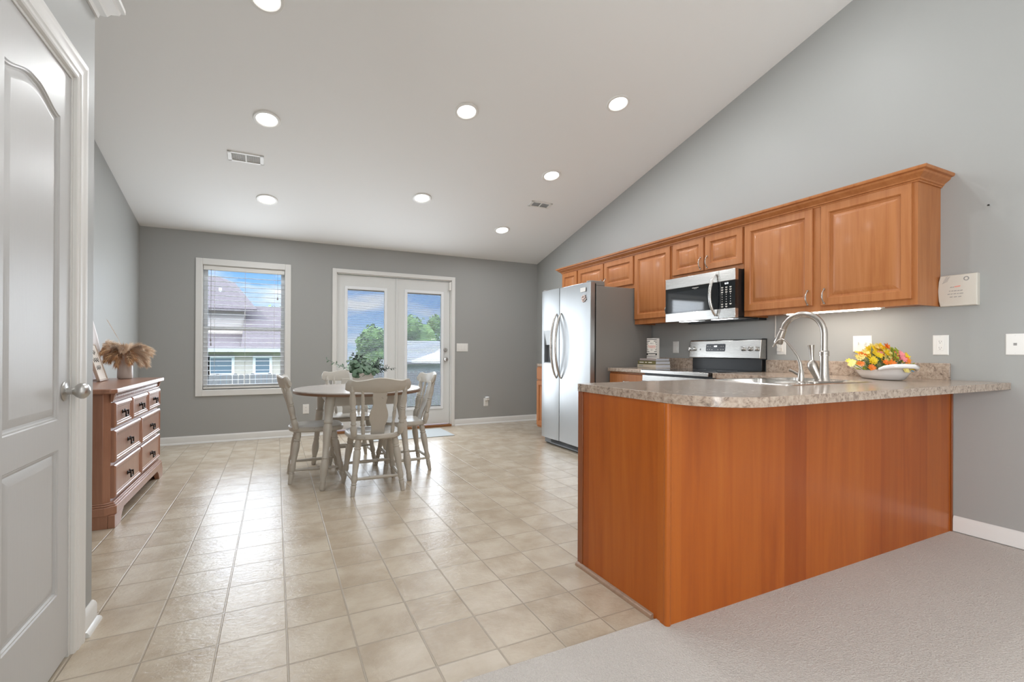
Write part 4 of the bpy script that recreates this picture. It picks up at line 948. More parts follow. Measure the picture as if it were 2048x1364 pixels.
obj('bracket_foot', foot(DY0-.012, 0, 1), M_DRESSER, dw, bevel=.002); obj('bracket_foot', foot(DY1+.012, 0, -1), M_DRESSER, dw, bevel=.002)
fr2 = MB(); k = DY0+.055
while k < DY1-.06:
    fr2.prism([(k, 0), (k+.011, .014), (k+.022, 0), (k+.011, -.014)], -.002, .008, basis((DXF-.028, 0, .782), (0,1,0), (0,0,1), (1,0,0))); k += .024
fr2.box(DXF-.030, DXF-.016, DY0+.03, DY1-.03, .800, .808).box(DXF-.030, DXF-.018, DY0+.03, DY1-.03, .756, .764)
obj('carved_frieze', fr2, M_DRESSER, dw)
for yy in (DY0+.035, DY1-.035): obj('corbel', MB().prism([(0, 0), (.014, .012), (.020, .04), (.026, .052), (0, .052)], yy-.018, yy+.018, basis((DXF-.028, 0, .756), (1,0,0), (0,0,1), (0,1,0))), M_DRESSER, dw, bevel=.003)
for (ya, yb, za, zb, hy, hz) in ((3.676, 4.046, .598, .750, 3.862, .671), (4.072, 4.500, .598, .750, 4.290, .671), (4.526, 4.928, .598, .750, 4.727, .672), (3.676, 4.292, .386, .580, 3.990, .474), (4.312, 4.928, .386, .580, 4.630, .474), (3.676, 4.292, .168, .368, 3.985, .253), (4.312, 4.928, .168, .368, 4.630, .253)):
    w, h = yb-ya, zb-za
    d = obj('drawer', MB().rings(rect(w, h), [(0, 0), (0, .016), (.006, .023), (.014, .026), (.018, .026), (.022, .022), (.030, .022), (.034, .019)], face_px(DXF-.029, ya, za)), M_DRESSER, dw, smooth=25)
    p = MB()
    for s in (-1, 1):
        p.lathe([(.013, 0), (.013, .2), (.006, .3), (.006, .8), (.010, 1)], (DXF-.010, hy+s*.026, hz+.008), (DXF+.012, hy+s*.026, hz+.008), 12)
    p.box(DXF+.006, DXF+.013, hy-.031, hy-.022, hz-.024, hz+.012).box(DXF+.006, DXF+.013, hy+.022, hy+.031, hz-.024, hz+.012).box(DXF+.006, DXF+.013, hy-.031, hy+.031, hz-.026, hz-.016)
    obj('drawer_pull', p, M_BRONZE, d, bevel=.0015)
ZDT = .838
# --------------------------------------------------------- vase with pampas, frame, white board
VX, VY = -1.093, 4.842
va = thing('vase', 'white ceramic bottle vase on the dresser holding dried pampas grass', 'vase', (VX, VY, ZDT))
obj('vase_body', MB().lathe([(.038, 0), (.047, .012), (.051, .04), (.0505, .30), (.048, .62), (.046, .70), (.039, .78), (.029, .85), (.026, .89), (.026, .97), (.028, 1), (.024, 1), (.023, .88), (.036, .74), (.036, .1), (.001, .05)], (VX, VY, ZDT), (VX, VY, ZDT+.200), 28, False), M_VASE, va, smooth=50)
pr_ = random.Random(11)
pa = thing('pampas_grass', 'bunch of tan dried pampas plumes drooping out of the white vase', 'dried grass', (VX, VY, ZDT+.20))
neck = Vector((VX, VY, ZDT+.185))
def plume(dx, dy, dz, droop, L, nstr, mat, hair):
    mb = MB(); d = Vector((dx, dy, dz)).normalized(); p = neck.copy()+Vector((pr_.uniform(-.015, .015), pr_.uniform(-.015, .015), 0)); pts = [p.copy()]
    for i in range(14):
        d = (d+Vector((0, 0, -droop))).normalized(); p = p+d*L/14; p.x = max(p.x, -1.21); pts.append(p.copy())
    mb.tube(pts, [.0022]*8+[.0015]*7, 5)
    for k in range(nstr):
        t = pr_.random()**.8*10.2+3.6; i = min(int(t), 13); f = t-i; q = pts[i].lerp(pts[i+1], f); dd = (pts[i+1]-pts[i]).normalized()
        s = Vector((pr_.gauss(0, 1), pr_.gauss(0, 1), pr_.gauss(0, 1))); s = (s-dd*s.dot(dd)).normalized()
        hl = hair*pr_.uniform(.5, 1.15)*(1-.35*max(0, (t-9)/5)); w = .0010
        h1 = q+(dd*.8+s*.55).normalized()*hl*.5; h2 = h1+(dd*.75+s*.4+Vector((0, 0, -.30))).normalized()*hl*.5
        o = dd.cross(s)*w
        for h_ in (q, h1, h2): h_.x = max(h_.x, -1.222)
        mb.add([q-o, q+o, h1+o, h1-o, h2], [(0, 1, 2, 3), (3, 2, 4)])
    return obj('plume', mb, mat, pa, smooth=None)
for i in range(30):
    a = 2*PI*i/30*1.0+pr_.uniform(-.2, .2); up = [.55, .95, 1.5][i % 3]*pr_.uniform(.85, 1.15)
    plume(math.cos(a)*(1.0 if math.cos(a) > 0 else .62), math.sin(a)*.9, up, pr_.uniform(.10, .15), pr_.uniform(.155, .215), 620, M_PAMPASL if (i % 3 == 2 or math.cos(a) > .55) else M_PAMPAS, .072)
mb_ = MB().tube([neck, neck+Vector((-.04, -.02, .14)), neck+Vector((-.100, -.06, .285))], .0012, 5)
for k in range(8): leaf_mesh(neck+Vector((-.04-.0072*k, -.02-.005*k, .14+.0175*k)), neck+Vector((-.058-.0078*k, -.03-.005*k, .175+.0178*k)), .0026, mb_)
obj('thin_stalk', mb_, M_PAMPASL, pa)
# picture frame leaning back
Fm = Matrix.Translation((-1.150, 4.425, ZDT+.002)) @ Matrix.Rotation(math.radians(2), 4, 'Z') @ basis((0, 0, 0), (0,1,0), (-math.sin(math.radians(16)), 0, math.cos(math.radians(16))), (math.cos(math.radians(16)), 0, math.sin(math.radians(16))))
FWd, FH = .225, .290
pf0 = thing('picture_frame', 'small framed print with black script leaning on the dresser', 'picture frame', (-1.15, 4.53, ZDT))
b_ = MB()
for x0, x1, y0_, y1_ in ((0, FWd, 0, .014), (0, FWd, FH-.014, FH), (0, .014, 0, FH), (FWd-.014, FWd, 0, FH)): b_.prism(rect(x1-x0, y1_-y0_, x0, y0_), -.010, .008, Fm)
obj('frame_border', b_, simple('pale_oak_frame', (.50, .40, .33), .4), pf0, bevel=.002)
pp = obj('print_sheet', MB().prism(rect(FWd-.02, FH-.02, .01, .01), -.008, .0025, Fm), M_PAPER, pf0)
scr = MB()
for row, (xa, n_) in enumerate(((.055, 4), (.05, 5), (.06, 4))):
    yy = .215-.058*row; cv = []
    for i in range(n_*8+1):
        t = i/8; cv.append(Fm @ Vector((xa+.024*t-.006*math.sin(2*PI*t), yy+.012*math.cos(2*PI*t)+(.010 if int(t) % 2 else 0), .0032)))
    scr.tube(cv, .0017, 5)
obj('script_lettering', scr, M_INK, pf0)
obj('easel_leg', MB().prism([(.09, .0), (.135, .0), (.125, .2), (.10, .2)], -.012, -.010, Fm @ Matrix.Translation((0, .01, -.0))), M_DARK, pf0)
bo_ = [(4.28, 0), (4.900, 0), (4.910, .12), (4.912, .22), (4.880, .35), (4.80, .51), (4.73, .66), (4.66, .74), (4.59, .765), (4.52, .74), (4.45, .66), (4.38, .51), (4.30, .35), (4.268, .22), (4.27, .12)]
tl = math.radians(6.0)
Mb = basis((-1.245, 0, ZDT+.003), (0,1,0), (-math.sin(tl), 0, math.cos(tl)), (math.cos(tl), 0, math.sin(tl)))
tag(obj('wall_board', MB().rings(bo_, [(0, -.016), (0, .0), (.004, .004), (.030, .004), (.034, .001)], Mb), simple('white_board_paint', (.74, .70, .69), .5), smooth=40), 'tall white arched board leaning on the wall behind the small framed print', 'board')
# --------------------------------------------------------- table
TC = (.660, 4.385)
tb = thing('dining_table', 'round dining table with whitewashed top, brown rim and turned greige legs', 'table', (TC[0], TC[1], 0))
def ell(rx, ry, n=64): return [(TC[0]+rx*math.cos(2*PI*i/n), TC[1]+ry*math.sin(2*PI*i/n)) for i in range(n)]
tt = MB(); e1 = ell(.532, .575); e2 = ell(.528, .571); e3 = ell(.515, .558); n = 64
tt.add([(x, y, .722) for x, y in e2]+[(x, y, .738) for x, y in e1]+[(x, y, .745) for x, y in e2], [(i, (i+1)%n, n+(i+1)%n, n+i) for i in range(n)]+[(n+i, n+(i+1)%n, 2*n+(i+1)%n, 2*n+i) for i in range(n)]+[tuple(range(2*n, 3*n)), tuple(range(n-1, -1, -1))])
obj('table_top', tt, M_TTOP, tb)
rm = MB(); rm.add([(x, y, .716) for x, y in e3]+[(x, y, .716) for x, y in ell(.5335, .5765)]+[(x, y, .734) for x, y in ell(.5335, .5765)]+[(x, y, .734) for x, y in e3], [(r*n+i, r*n+(i+1)%n, ((r+1)%4)*n+(i+1)%n, ((r+1)%4)*n+i) for r in range(4) for i in range(n)])
obj('table_rim', rm, M_TEDGE, tb)
ap = MB()
ax, ay = .265, .375
ap.box(TC[0]-ax, TC[0]+ax, TC[1]-ay-.010, TC[1]-ay+.010, .632, .716).box(TC[0]-ax, TC[0]+ax, TC[1]+ay-.010, TC[1]+ay+.010, .632, .716)
ap.box(TC[0]-ax-.010, TC[0]-ax+.010, TC[1]-ay, TC[1]+ay, .632, .716).box(TC[0]+ax-.010, TC[0]+ax+.010, TC[1]-ay, TC[1]+ay, .632, .716)
obj('apron', ap, M_CHAIR, tb, bevel=.002)
TLEG = [(.017, 0), (.021, .012), (.023, .05), (.019, .075), (.022, .085), (.022, .095), (.019, .105), (.029, .19), (.031, .24), (.026, .30), (.021, .33), (.026, .335), (.026, .345), (.022, .352), (.025, .48), (.031, .60), (.034, .66), (.028, .70), (.035, .71), (.035, .73), (.028, .74), (.031, .80), (.036, .86), (.037, 1)]
for sx_ in (-1, 1):
    for sy_ in (-1, 1):
        obj('leg', MB().lathe([(r_, h) for r_, h in TLEG], (TC[0]+sx_*.338, TC[1]+sy_*.468, 0), (TC[0]+sx_*.272, TC[1]+sy_*.382, .716), 20), M_CHAIR, tb, smooth=50)
# --------------------------------------------------------- chairs (local: sitter looks towards +y)
c0 = thing('dining_chair', '', 'chair', (0, 0, 0), 0, 'greige country chairs round the dining table')
seat_o = []
for i in range(48):
    w = 2*PI*i/48; cx_, sy_ = math.cos(w), math.sin(w)
    hw = .205+.018*sy_; hy = .215; x = hw*math.copysign(abs(cx_)**.62, cx_); y = hy*math.copysign(abs(sy_)**(.55 if sy_ > 0 else .72), sy_); seat_o.append((x, y))
sb = MB(); n = 48; sv = []
for ins, z in ((.012, .405), (0, .414), (0, .437), (.010, .447)): sv += [(x, y, z) for x, y in offset(seat_o, ins)]
for sc_, dz in ((.80, -.006), (.55, -.014), (.25, -.015)): sv += [(x*sc_, y*sc_, .447+dz+.008*(1-abs(x*sc_)/.2)*(1 if y > 0 else .2)) for x, y in seat_o]
sv.append((0, 0, .436))
sf = [(r*n+i, r*n+(i+1)%n, (r+1)*n+(i+1)%n, (r+1)*n+i) for r in range(6) for i in range(n)]+[tuple(range(n-1, -1, -1))]+[(6*n+i, 6*n+(i+1)%n, 7*n) for i in range(n)]
obj('seat', sb.add(sv, sf), M_CHAIR, c0, local=True, smooth=45)
CLEG = [(.0155, 0), (.0165, .06), (.0195, .13), (.0205, .17), (.0165, .185), (.0205, .195), (.0205, .21), (.0165, .22), (.0235, .27), (.0235, .32), (.0195, .36), (.0215, .37), (.0185, .385), (.024, .55), (.0275, .68), (.0265, .76), (.021, .80), (.0255, .81), (.0255, .83), (.021, .84), (.026, .88), (.022, .96), (.018, 1)]
ft_ = {(-1, -1): ((-.186, -.205), (-.135, -.140)), (1, -1): ((.186, -.205), (.135, -.140)), (-1, 1): ((-.203, .200), (-.148, .125)), (1, 1): ((.203, .200), (.148, .125))}
def lp(k, z):
    a, b = ft_[k]; t = z/.412; return Vector((a[0]+(b[0]-a[0])*t, a[1]+(b[1]-a[1])*t, z))
for k in ft_: obj('leg', MB().lathe(CLEG, lp(k, 0), lp(k, .412), 14), M_CHAIR, c0, local=True, smooth=50)
STR = [(.006, 0), (.009, .04), (.011, .12), (.009, .15), (.012, .2), (.0135, .5), (.012, .8), (.009, .85), (.011, .88), (.009, .96), (.006, 1)]
for a, b, z in (((-1, -1), (1, -1), .118), ((-1, 1), (1, 1), .165), ((-1, -1), (-1, 1), .105), ((1, -1), (1, 1), .105)):
    obj('stretcher', MB().lathe(STR, lp(a, z), lp(b, z), 12), M_CHAIR, c0, local=True, smooth=50)
def back_y(x, z): return -.165-.116*(z-.44)/.36+.080*(x/.24)**2*(z-.40)/.45
PST = [(.017, 0), (.022, .04), (.0255, .12), (.024, .17), (.015, .22), (.021, .235), (.021, .255), (.016, .27), (.0215, .36), (.0245, .44), (.019, .50), (.0225, .51), (.0225, .525), (.018, .535), (.0225, .545), (.0225, .56), (.018, .575), (.0235, .67), (.021, .78), (.0145, .86), (.0195, .885), (.0195, .91), (.0145, .93), (.016, 1)]
for s in (-1, 1):
    obj('back_post', MB().lathe(PST, (s*.172, back_y(.172, .44), .435), (s*.196, back_y(.196, .80), .815), 14), M_CHAIR, c0, local=True, smooth=50)
    obj('spindle', MB().lathe([(r_*.60, h) for r_, h in PST], (s*.108, back_y(.108, .44)-.006, .435), (s*.126, back_y(.126, .80), .812), 12), M_CHAIR, c0, local=True, smooth=50)
spl = [(.049, .43), (.053, .455), (.049, .48), (.051, .505), (.060, .53), (.069, .56), (.070, .59), (.064, .62), (.053, .65), (.047, .675), (.049, .70), (.054, .725), (.052, .75), (.049, .785)]
so = MB(); vv = []; m_ = len(spl)
for (hw, z) in spl:
    for x in (-hw, hw):
        for dy in (-.007, .007): vv.append((x, back_y(0, min(z, .76))+.004+.3*(-.116)*max(0, z-.76)/.36+dy, z))
ff = []
for i in range(m_-1):
    a = i*4; b = a+4; ff += [(a, a+2, b+2, b), (a+1, b+1, b+3, a+3), (a, b, b+1, a+1), (a+2, a+3, b+3, b+2)]
ff += [(0, 1, 3, 2), (m_*4-4, m_*4-2, m_*4-1, m_*4-3)]
obj('back_splat', so.add(vv, ff), M_CHAIR, c0, local=True, bevel=.003, smooth=40)
cr_ = MB(); vv = []; NX = 28
def ctop(u_): a = abs(u_); return .864+.013*math.cos(a*PI*1.25)*(1-a*.25)+(.010*math.sin(PI/2*min(1, (a-.70)/.20)) if a > .70 else 0)-(.034*max(0, (a-.88)/.12)**2.4 if a > .88 else 0)
def cbot(u_): a = abs(u_); return .768+.010*(1-math.cos(a*PI*.9))*.35+(.014*max(0, (a-.88)/.12)**2 if a > .88 else 0)-.006*(1-a)
for i in range(NX+1):
    u_ = -1+2*i/NX; x = .242*u_
    zt_, zb_ = ctop(u_), cbot(u_); yc = back_y(x, .82); th = .0125
    for z, t in ((zb_+.004, .55), (zb_, .0), (zb_+.004, -.55), ((zt_+zb_)/2, -1), (zt_-.006, -.8), (zt_, -.2), (zt_-.002, .5), ((zt_+zb_)/2, 1)):
        vv.append((x, yc-(z-.82)*.25+t*th, z))
ff = [(i*8+k, i*8+(k+1) % 8, (i+1)*8+(k+1) % 8, (i+1)*8+k) for i in range(NX) for k in range(8)]+[tuple(range(8)), tuple(NX*8+k for k in range(7, -1, -1))]
obj('crest_rail', cr_.add(vv, ff), M_CHAIR, c0, local=True, smooth=50)
c0.location = (.696, 3.868, 0); c0['label'] = 'greige country chair on the bar side of the table, its back turned to the viewer'
dup(c0, (.310, 4.405, 0), (0, 0, -PI/2), 'greige country chair on the dresser side of the table, seen from the side')
dup(c0, (1.048, 4.382, 0), (0, 0, PI/2), 'greige country chair on the kitchen side of the table, in front of the swing door')
dup(c0, (.655, 4.905, 0), (0, 0, PI), 'greige country chair on the patio side, mostly hidden behind the table and planter')
# --------------------------------------------------------- planter with eucalyptus
PL = (.690, 4.44, .745)
pt = thing('planter', 'square chalky white planter on the dining table', 'planter', PL)
a = .098
obj('planter_box', MB().rings(rect(2*a, 2*a, -a, -a), [(.022, 0), (.004, .118), (0, .124), (0, .132), (.010, .132), (.014, .10)], basis(PL, (1,0,0), (0,1,0), (0,0,1))), M_PLANTER, pt, smooth=25)
obj('soil', MB().box(PL[0]-.083, PL[0]+.083, PL[1]-.083, PL[1]+.083, PL[2]+.085, PL[2]+.112), simple('dark_moss', (.05, .055, .03), .95), pt)
eu = thing('eucalyptus_arrangement', 'green eucalyptus and fern sprigs growing from the square white planter', 'plant', (PL[0], PL[1], PL[2]+.112))
er = random.Random(5)
def round_leaf(c, nrm, r, mb):
    nrm = Vector(nrm).normalized(); t = nrm.orthogonal().normalized(); b = nrm.cross(t); c = Vector(c); vs = [c+nrm*r*.12]
    for k in range(9): w = 2*PI*k/9; vs.append(c+(t*math.cos(w)+b*math.sin(w)*.92)*r-nrm*r*.10*math.cos(2*w))
    mb.add(vs, [(0, 1+k, 1+(k+1) % 9) for k in range(9)])
base_ = Vector((PL[0], PL[1], PL[2]+.112))
rx_ = Vector((math.cos(.155), -math.sin(.155), 0))     # across the table as seen from the bar
def sprig(dx, dz, dy, L, nl, lr, mat, kind, droop=.0):
    mb = MB(); d = (rx_*dx+Vector((0, 1, 0))*dy+Vector((0, 0, 1))*dz).normalized(); p = base_+Vector((er.uniform(-.05, .05), er.uniform(-.05, .05), -.01)); pts = [p.copy()]
    for i in range(8): d = (d+Vector((0, 0, -droop))).normalized(); p = p+d*L/8; pts.append(p.copy())
    mb.tube(pts, .0018, 5)
    for k in range(nl):
        t = 1.2+6.7*k/max(1, nl-1); i = min(int(t), 7); q = pts[i].lerp(pts[i+1], t-i); dd = (pts[i+1]-pts[i]).normalized(); s = Vector((er.gauss(0, 1), er.gauss(0, 1), er.gauss(0, 1))); s = (s-dd*s.dot(dd)).normalized()
        rr_ = lr*(1.1-.45*t/8)*er.uniform(.8, 1.15)
        if kind == 'round': round_leaf(q+s*rr_*.9, (dd*.7+s*.2+Vector((0, -.5, .45))).normalized(), rr_, mb)
        else: leaf_mesh(q, q+(dd*.45+s).normalized()*rr_*2.3, rr_*.42, mb, Vector((er.gauss(0, 1), er.gauss(0, 1), 1)))
    obj('sprig', mb, mat, eu, smooth=60)
for i in range(34):
    sprig(er.uniform(-.85, .75), er.uniform(.30, 1.1), er.uniform(-.8, .5), er.uniform(.10, .19), 13, .029, M_SPRIG, 'round', .04)
for dx, dz, L, dr_ in ((-.35, 1.1, .22, 0), (-.45, .9, .20, 0), (.9, .75, .25, .05), (1.0, .62, .27, .06), (.7, .9, .22, .04), (.8, .5, .2, .05), (-.2, 1.2, .19, .0), (1.0, .8, .22, .05)): sprig(dx, dz, -.1, L, 34, .021, M_SPRIG2, 'leaf', dr_)
for dx, dz, L, dr_ in ((-1.1, .60, .28, .03), (-1.0, .75, .30, .03), (1.05, .55, .27, .05)): sprig(dx, dz, -.05, L, 12, .017, M_SPRIG if dx < 0 else M_SPRIG2, 'leaf', dr_)
# --------------------------------------------------------- door mat and plates on the back wall
rg_ = MB().prism(rr(1.02, 2.040, 5.735, 6.340, .01, 2), 0.0005, .008)
tag(obj('door_mat', rg_, M_RUG, bevel=.002), 'pale blue-grey mat on the tiles in front of the patio doors', 'mat')
def plate_y(label, xc, zc, w, h, kind):
    t = thing('wall_plate', label, 'switch' if kind == 'rocker3' else 'outlet', (xc, YB, zc), 0, 'plates on the window wall')
    obj('plate', MB().rings(rect(w, h, -w/2, -h/2), [(0, 0), (0, .003), (.004, .0065), (.01, .007)], face_my(xc, YB, zc)), M_WHITE, t, smooth=30)
    if kind == 'rocker3':
        for dx in (-.046, 0, .046): obj('rocker', MB().box(xc+dx-.016, xc+dx+.016, YB-.010, YB-.006, zc-.033, zc+.033), M_WHITE, t, bevel=.002)
    else:
        for dz in (-.020, .020):
            r_ = obj('receptacle', MB().lathe([(.017, 0), (.017, 1)], (xc, YB-.006, zc+dz), (xc, YB-.0095, zc+dz), 20), M_WHITE, t)
            obj('socket_slots', MB().box(xc-.007, xc-.0045, YB-.0102, YB-.0094, zc+dz-.003, zc+dz+.006).box(xc+.0045, xc+.007, YB-.0102, YB-.0094, zc+dz-.003, zc+dz+.006), M_GREYINK, r_)
    return t
plate_y('wide white triple rocker switch plate beside the patio doors', 2.419, 1.124, .172, .118, 'rocker3')
plate_y('white outlet plate on the grey wall low under the window corner', .340, .337, .072, .118, 'duplex')
plate_y('white outlet plate under the plug-in freshener near the kitchen corner', 2.795, .318, .072, .118, 'duplex')
ni = thing('air_freshener', 'white plug-in air freshener on the low outlet near the kitchen corner', 'air freshener', (2.800, YB-.010, .350))
obj('freshener_body', MB().box(2.770, 2.834, YB-.050, YB-.0105, .345, .385), M_WHITE, ni, bevel=.010, seg=3)
obj('freshener_cap', MB().lathe([(.030, 0), (.034, .3), (.030, .9), (.02, 1)], (2.802, YB-.034, .383), (2.802, YB-.034, .402), 20), M_VINYL, ni)
# ================================================================== outside
GZ = -1.5
M_LAWN = paint('lawn_green', (.07, .11, .035), .95, .5, 8)
lw = struct('ground', MB().box(-60, 80, YB+T+.02, 90, GZ-.2, GZ), M_LAWN, 'lawn behind the house', smooth=None)
M_DECK = wood('weathered_deck_boards', (.26, .25, .25), (.36, .35, .35), (.45, .44, .43), (30, 2, 30), .8, 0, 0, .1)
dk = MB()
for k in range(18): dk.box(-.9, 4.0, YB+T+.005+k*.14, YB+T+.005+k*.14+.132, -.13, -.09)
dk.box(-.9, 4.0, YB+T+.005, YB+T+2.5, -.3, -.131)
for xx in (-.85, 1.5, 3.9):
    for yy in (YB+T+.15, YB+T+2.4): dk.box(xx-.05, xx+.05, yy-.05, yy+.05, GZ, -.3)
tag(obj('deck', dk, M_DECK), 'weathered grey wooden deck outside the patio doors', 'deck')
fc_ = thing('yard_fence', 'weathered grey board fence across the yard outside', 'fence', (3, 16, GZ))
M_FENCE = wood('weathered_fence', (.10, .10, .105), (.145, .145, .15), (.19, .185, .18), (20, 20, 2), .9, 0, 0, .1)
fb = MB(); k = 0; xx = -14.0
while xx < 22:
    zt2 = .36+.05*math.sin(k*2.1)*(k % 3 == 0); fb.prism([(xx, GZ+.05), (xx+.135, GZ+.05), (xx+.135, zt2-.05), (xx+.10, zt2), (xx+.035, zt2), (xx, zt2-.05)], 0, .022, basis((0, 16, 0), (1,0,0), (0,0,1), (0,-1,0))); xx += .148; k += 1
obj('pickets', fb, M_FENCE, fc_, smooth=None)
obj('fence_rail', MB().box(-14, 22, 16.0, 16.05, -.1, 0).box(-14, 22, 16.0, 16.05, GZ+.3, GZ+.4), M_FENCE, fc_)
M_SIDING = Mat('beige_siding'); z_ = M_SIDING.n('ShaderNodeSeparateXYZ', {0: M_SIDING.pos()}); M_SIDING.p(color=(.60, .53, .465), rough=.7); M_SIDING.bump(M_SIDING.math('FRACT', M_SIDING.math('MULTIPLY', z_.outputs[2], 6.0)), .5, .03); M_SIDING = M_SIDING.m
m = Mat('mauve_shingles'); bk = m.n('ShaderNodeTexBrick', {'Vector': m.mapv(m.pos(), (1, 1, 1)), 'Color1': (.088, .074, .080, 1), 'Color2': (.115, .098, .104, 1), 'Mortar': (.065, .056, .06, 1), 'Scale': 4.0, 'Mortar Size': .03}); m.p(color=bk.outputs[0], rough=.9); M_ROOF = m.m
m = Mat('grey_shingles'); bk = m.n('ShaderNodeTexBrick', {'Vector': m.pos(), 'Color1': (.15, .16, .175, 1), 'Color2': (.19, .20, .215, 1), 'Mortar': (.12, .12, .13, 1), 'Scale': 4.0, 'Mortar Size': .03}); m.p(color=bk.outputs[0], rough=.9); M_ROOFG = m.m
M_HGLASS = simple('house_window_glass', (.16, .22, .27), .08, 0, spec=.8)
hs = thing('neighbor_house', 'beige house with mauve shingle roofs behind the fence, seen through the blind', 'house', (-2, 24, GZ))
obj('house_wall', MB().box(-9, .62, 22.0, 29, GZ, 1.12).box(-9, -1.25, 24.0, 29, 1.0, 2.95), M_SIDING, hs, smooth=None)
def roof_quad(pts, th=.12):
    mb = MB(); mb.add([Vector(p) for p in pts]+[Vector(p)+Vector((0, 0, -th)) for p in pts], [tuple(range(len(pts))), tuple(range(2*len(pts)-1, len(pts)-1, -1))]+[(i, (i+1) % len(pts), len(pts)+(i+1) % len(pts), len(pts)+i) for i in range(len(pts))]); return mb
r1 = roof_quad([(-9.3, 21.6, 1.10), (.95, 21.6, 1.10), (.95, 25.2, 3.05), (-1.25, 25.2, 3.05), (-1.25, 24.0, 2.40), (-1.25, 23.9, 1.72), (-9.3, 23.9, 1.72)])
obj('porch_roof', roof_quad([(-9.3, 21.6, 1.14), (-1.22, 21.6, 1.14), (-1.22, 23.98, 1.76), (-9.3, 23.98, 1.76)]), M_ROOF, hs, smooth=None)
obj('wing_roof', roof_quad([(-1.25, 21.6, 1.14), (1.0, 21.6, 1.14), (1.0, 25.2, 3.12), (-1.25, 25.2, 3.12)]), M_ROOF, hs, smooth=None)
obj('main_roof', roof_quad([(-9.4, 23.6, 2.85), (-.75, 23.6, 2.85), (-1.75, 26.2, 4.25), (-2.35, 26.3, 4.50), (-9.4, 26.6, 4.75)]), M_ROOF, hs, smooth=None)
obj('roof_vent', MB().lathe([(.06, 0), (.06, 1)], (-2.25, 25.0, 3.4), (-2.25, 25.0, 3.85), 10), M_WHITE, hs)
obj('gutter', MB().box(-9.3, 1.0, 21.48, 21.62, 1.0, 1.13), simple('grey_gutter', (.38, .41, .43), .5), hs)
for x0, x1 in ((-3.6, -2.42), (-2.30, -1.58), (-.74, -.24)):
    w_ = obj('house_window', MB().box(x0, x1, 21.97, 22.01, -.55, .74), M_HGLASS, hs)
    obj('window_trim', MB().frame_y(x0-.10, x1+.10, -.65, .83, x0, x1, -.55, .74, 21.94, 22.0).box(x0, x1, 21.955, 21.985, .10, .14), M_VINYL, w_)
h2 = thing('neighbor_house', 'distant house with a plain grey roof behind the patio umbrella', 'house', (12, 30, GZ))
obj('house_wall', MB().box(6.4, 20, 27.0, 33.5, GZ, .45), simple('grey_siding', (.34, .37, .40), .7), h2, smooth=None)
obj('house_roof', roof_quad([(6.0, 26.5, .42), (20.5, 26.5, .42), (20.5, 30.2, 1.72), (6.0, 30.2, 1.72)]), M_ROOFG, h2, smooth=None)
um = thing('patio_umbrella', 'white patio umbrella in the yard seen through the swing door glass', 'umbrella', (6.60, 20, GZ))
cn = MB(); vs = []; NU = 8
for r, z in ((0.04, 1.28), (.35, 1.06), (.37, 1.02), (1.42, .64), (1.42, .56)):
    for k in range(NU): vs.append((6.60+r*math.cos(2*PI*(k+.5)/NU), 20+r*math.sin(2*PI*(k+.5)/NU), z))
cn.add(vs, [(r*NU+k, r*NU+(k+1) % NU, (r+1)*NU+(k+1) % NU, (r+1)*NU+k) for r in range(4) for k in range(NU)])
obj('umbrella_canopy', cn, simple('umbrella_cloth', (.46, .45, .44), .8), um, smooth=None)
obj('umbrella_pole', MB().lathe([(.022, 0), (.022, 1)], (6.60, 20, GZ), (6.60, 20, 1.30), 10), M_BRONZE, um)
obj('umbrella_base', MB().lathe([(.26, 0), (.26, .5), (.05, 1)], (6.60, 20, GZ), (6.60, 20, GZ+.10), 20), M_BRONZE, um)
M_LEAFG = Mat('tree_leaf'); M_LEAFG.p(color=M_LEAFG.mix(M_LEAFG.noise(M_LEAFG.pos(), 1.2, 3).outputs[0], (.05, .13, .03), (.16, .27, .07)), rough=.7); M_LEAFG = M_LEAFG.m
M_BARK = simple('tree_bark', (.12, .09, .07), .9)
tr_ = random.Random(21)
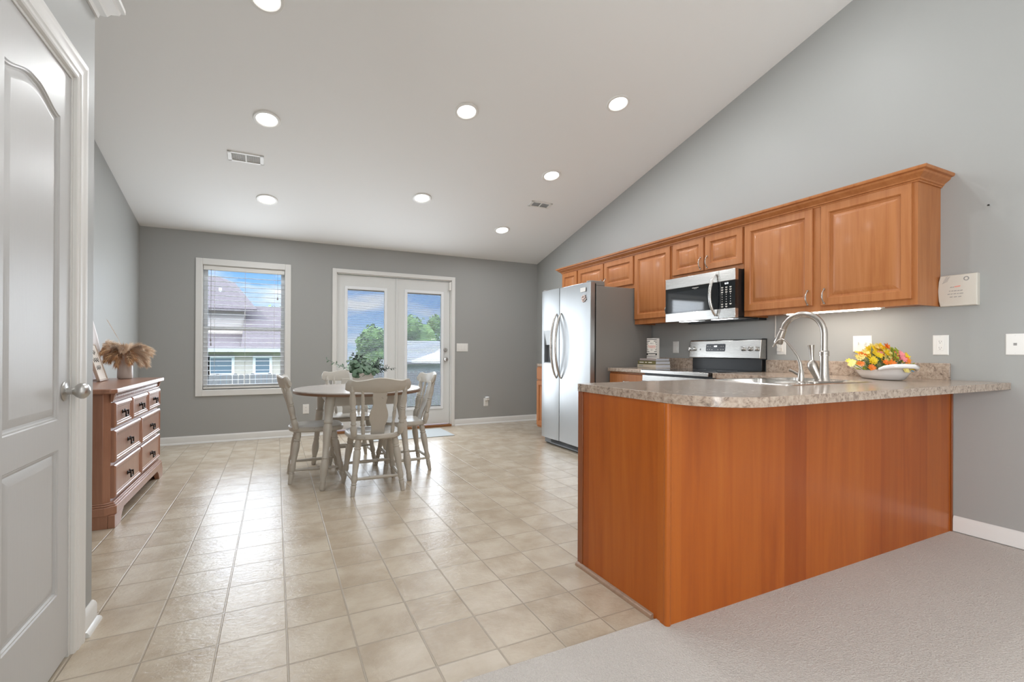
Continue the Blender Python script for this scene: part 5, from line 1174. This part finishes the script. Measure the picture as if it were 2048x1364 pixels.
def tree(label, x, y, h, rx, rz):
    t = thing('tree', label, 'tree', (x, y, GZ), 0, 'trees beyond the fence')
    obj('trunk', MB().tube([(x, y, GZ), (x+.1, y, GZ+h*.3), (x, y, GZ+h*.6)], [.28, .22, .14], 8), M_BARK, t)
    mb = MB(); cz = GZ+h-rz
    lumps = [(Vector((x, y, cz)), rx*.75)]+[(Vector((x+tr_.uniform(-1, 1)*rx*.7, y+tr_.uniform(-.6, .6)*rx*.7, cz+tr_.uniform(-.8, .8)*rz*.75)), rx*tr_.uniform(.3, .45)) for _ in range(14)]
    for c, r in lumps:
        for k in range(260):
            d = Vector((tr_.gauss(0, 1), tr_.gauss(0, 1), tr_.gauss(0, 1))).normalized(); p = c+Vector((d.x*r, d.y*r, d.z*r*rz/rx))*tr_.uniform(.72, 1.03); s = tr_.uniform(.10, .22)
            a = (d+Vector((tr_.gauss(0, .6), tr_.gauss(0, .6), tr_.gauss(0, .6)))).normalized(); u_ = a.orthogonal().normalized()*s; v_ = a.cross(u_)
            mb.add([p-u_, p-v_*.6, p+u_, p+v_*.6], [(0, 1, 2, 3)])
        n = 10; vs = []
        for i in range(1, 6):
            th = PI*i/6
            for k in range(n): vs.append(c+Vector((math.sin(th)*math.cos(2*PI*k/n)*r, math.sin(th)*math.sin(2*PI*k/n)*r, math.cos(th)*r*rz/rx))*.82)
        mb.add(vs, [(i*n+k, i*n+(k+1) % n, (i+1)*n+(k+1) % n, (i+1)*n+k) for i in range(4) for k in range(n)])
    obj('crown', mb, M_LEAFG, t, smooth=None)
tree('broad green tree seen behind the planter in the fixed door', 7.0, 36, 4.4, 2.1, 2.2)
tree('tall green tree whose crown fills the upper swing door glass', 11.4, 41, 6.2, 2.3, 2.9)
tree('green tree at the handle side of the swing door glass', 17.5, 45, 6.2, 2.8, 2.8)
tree('green treetop showing above the neighbor roof in the window', .2, 40, 6.4, 2.6, 2.2)
tree('small green tree low behind the planter in the fixed door', 3.6, 41, 3.2, 1.7, 1.5)
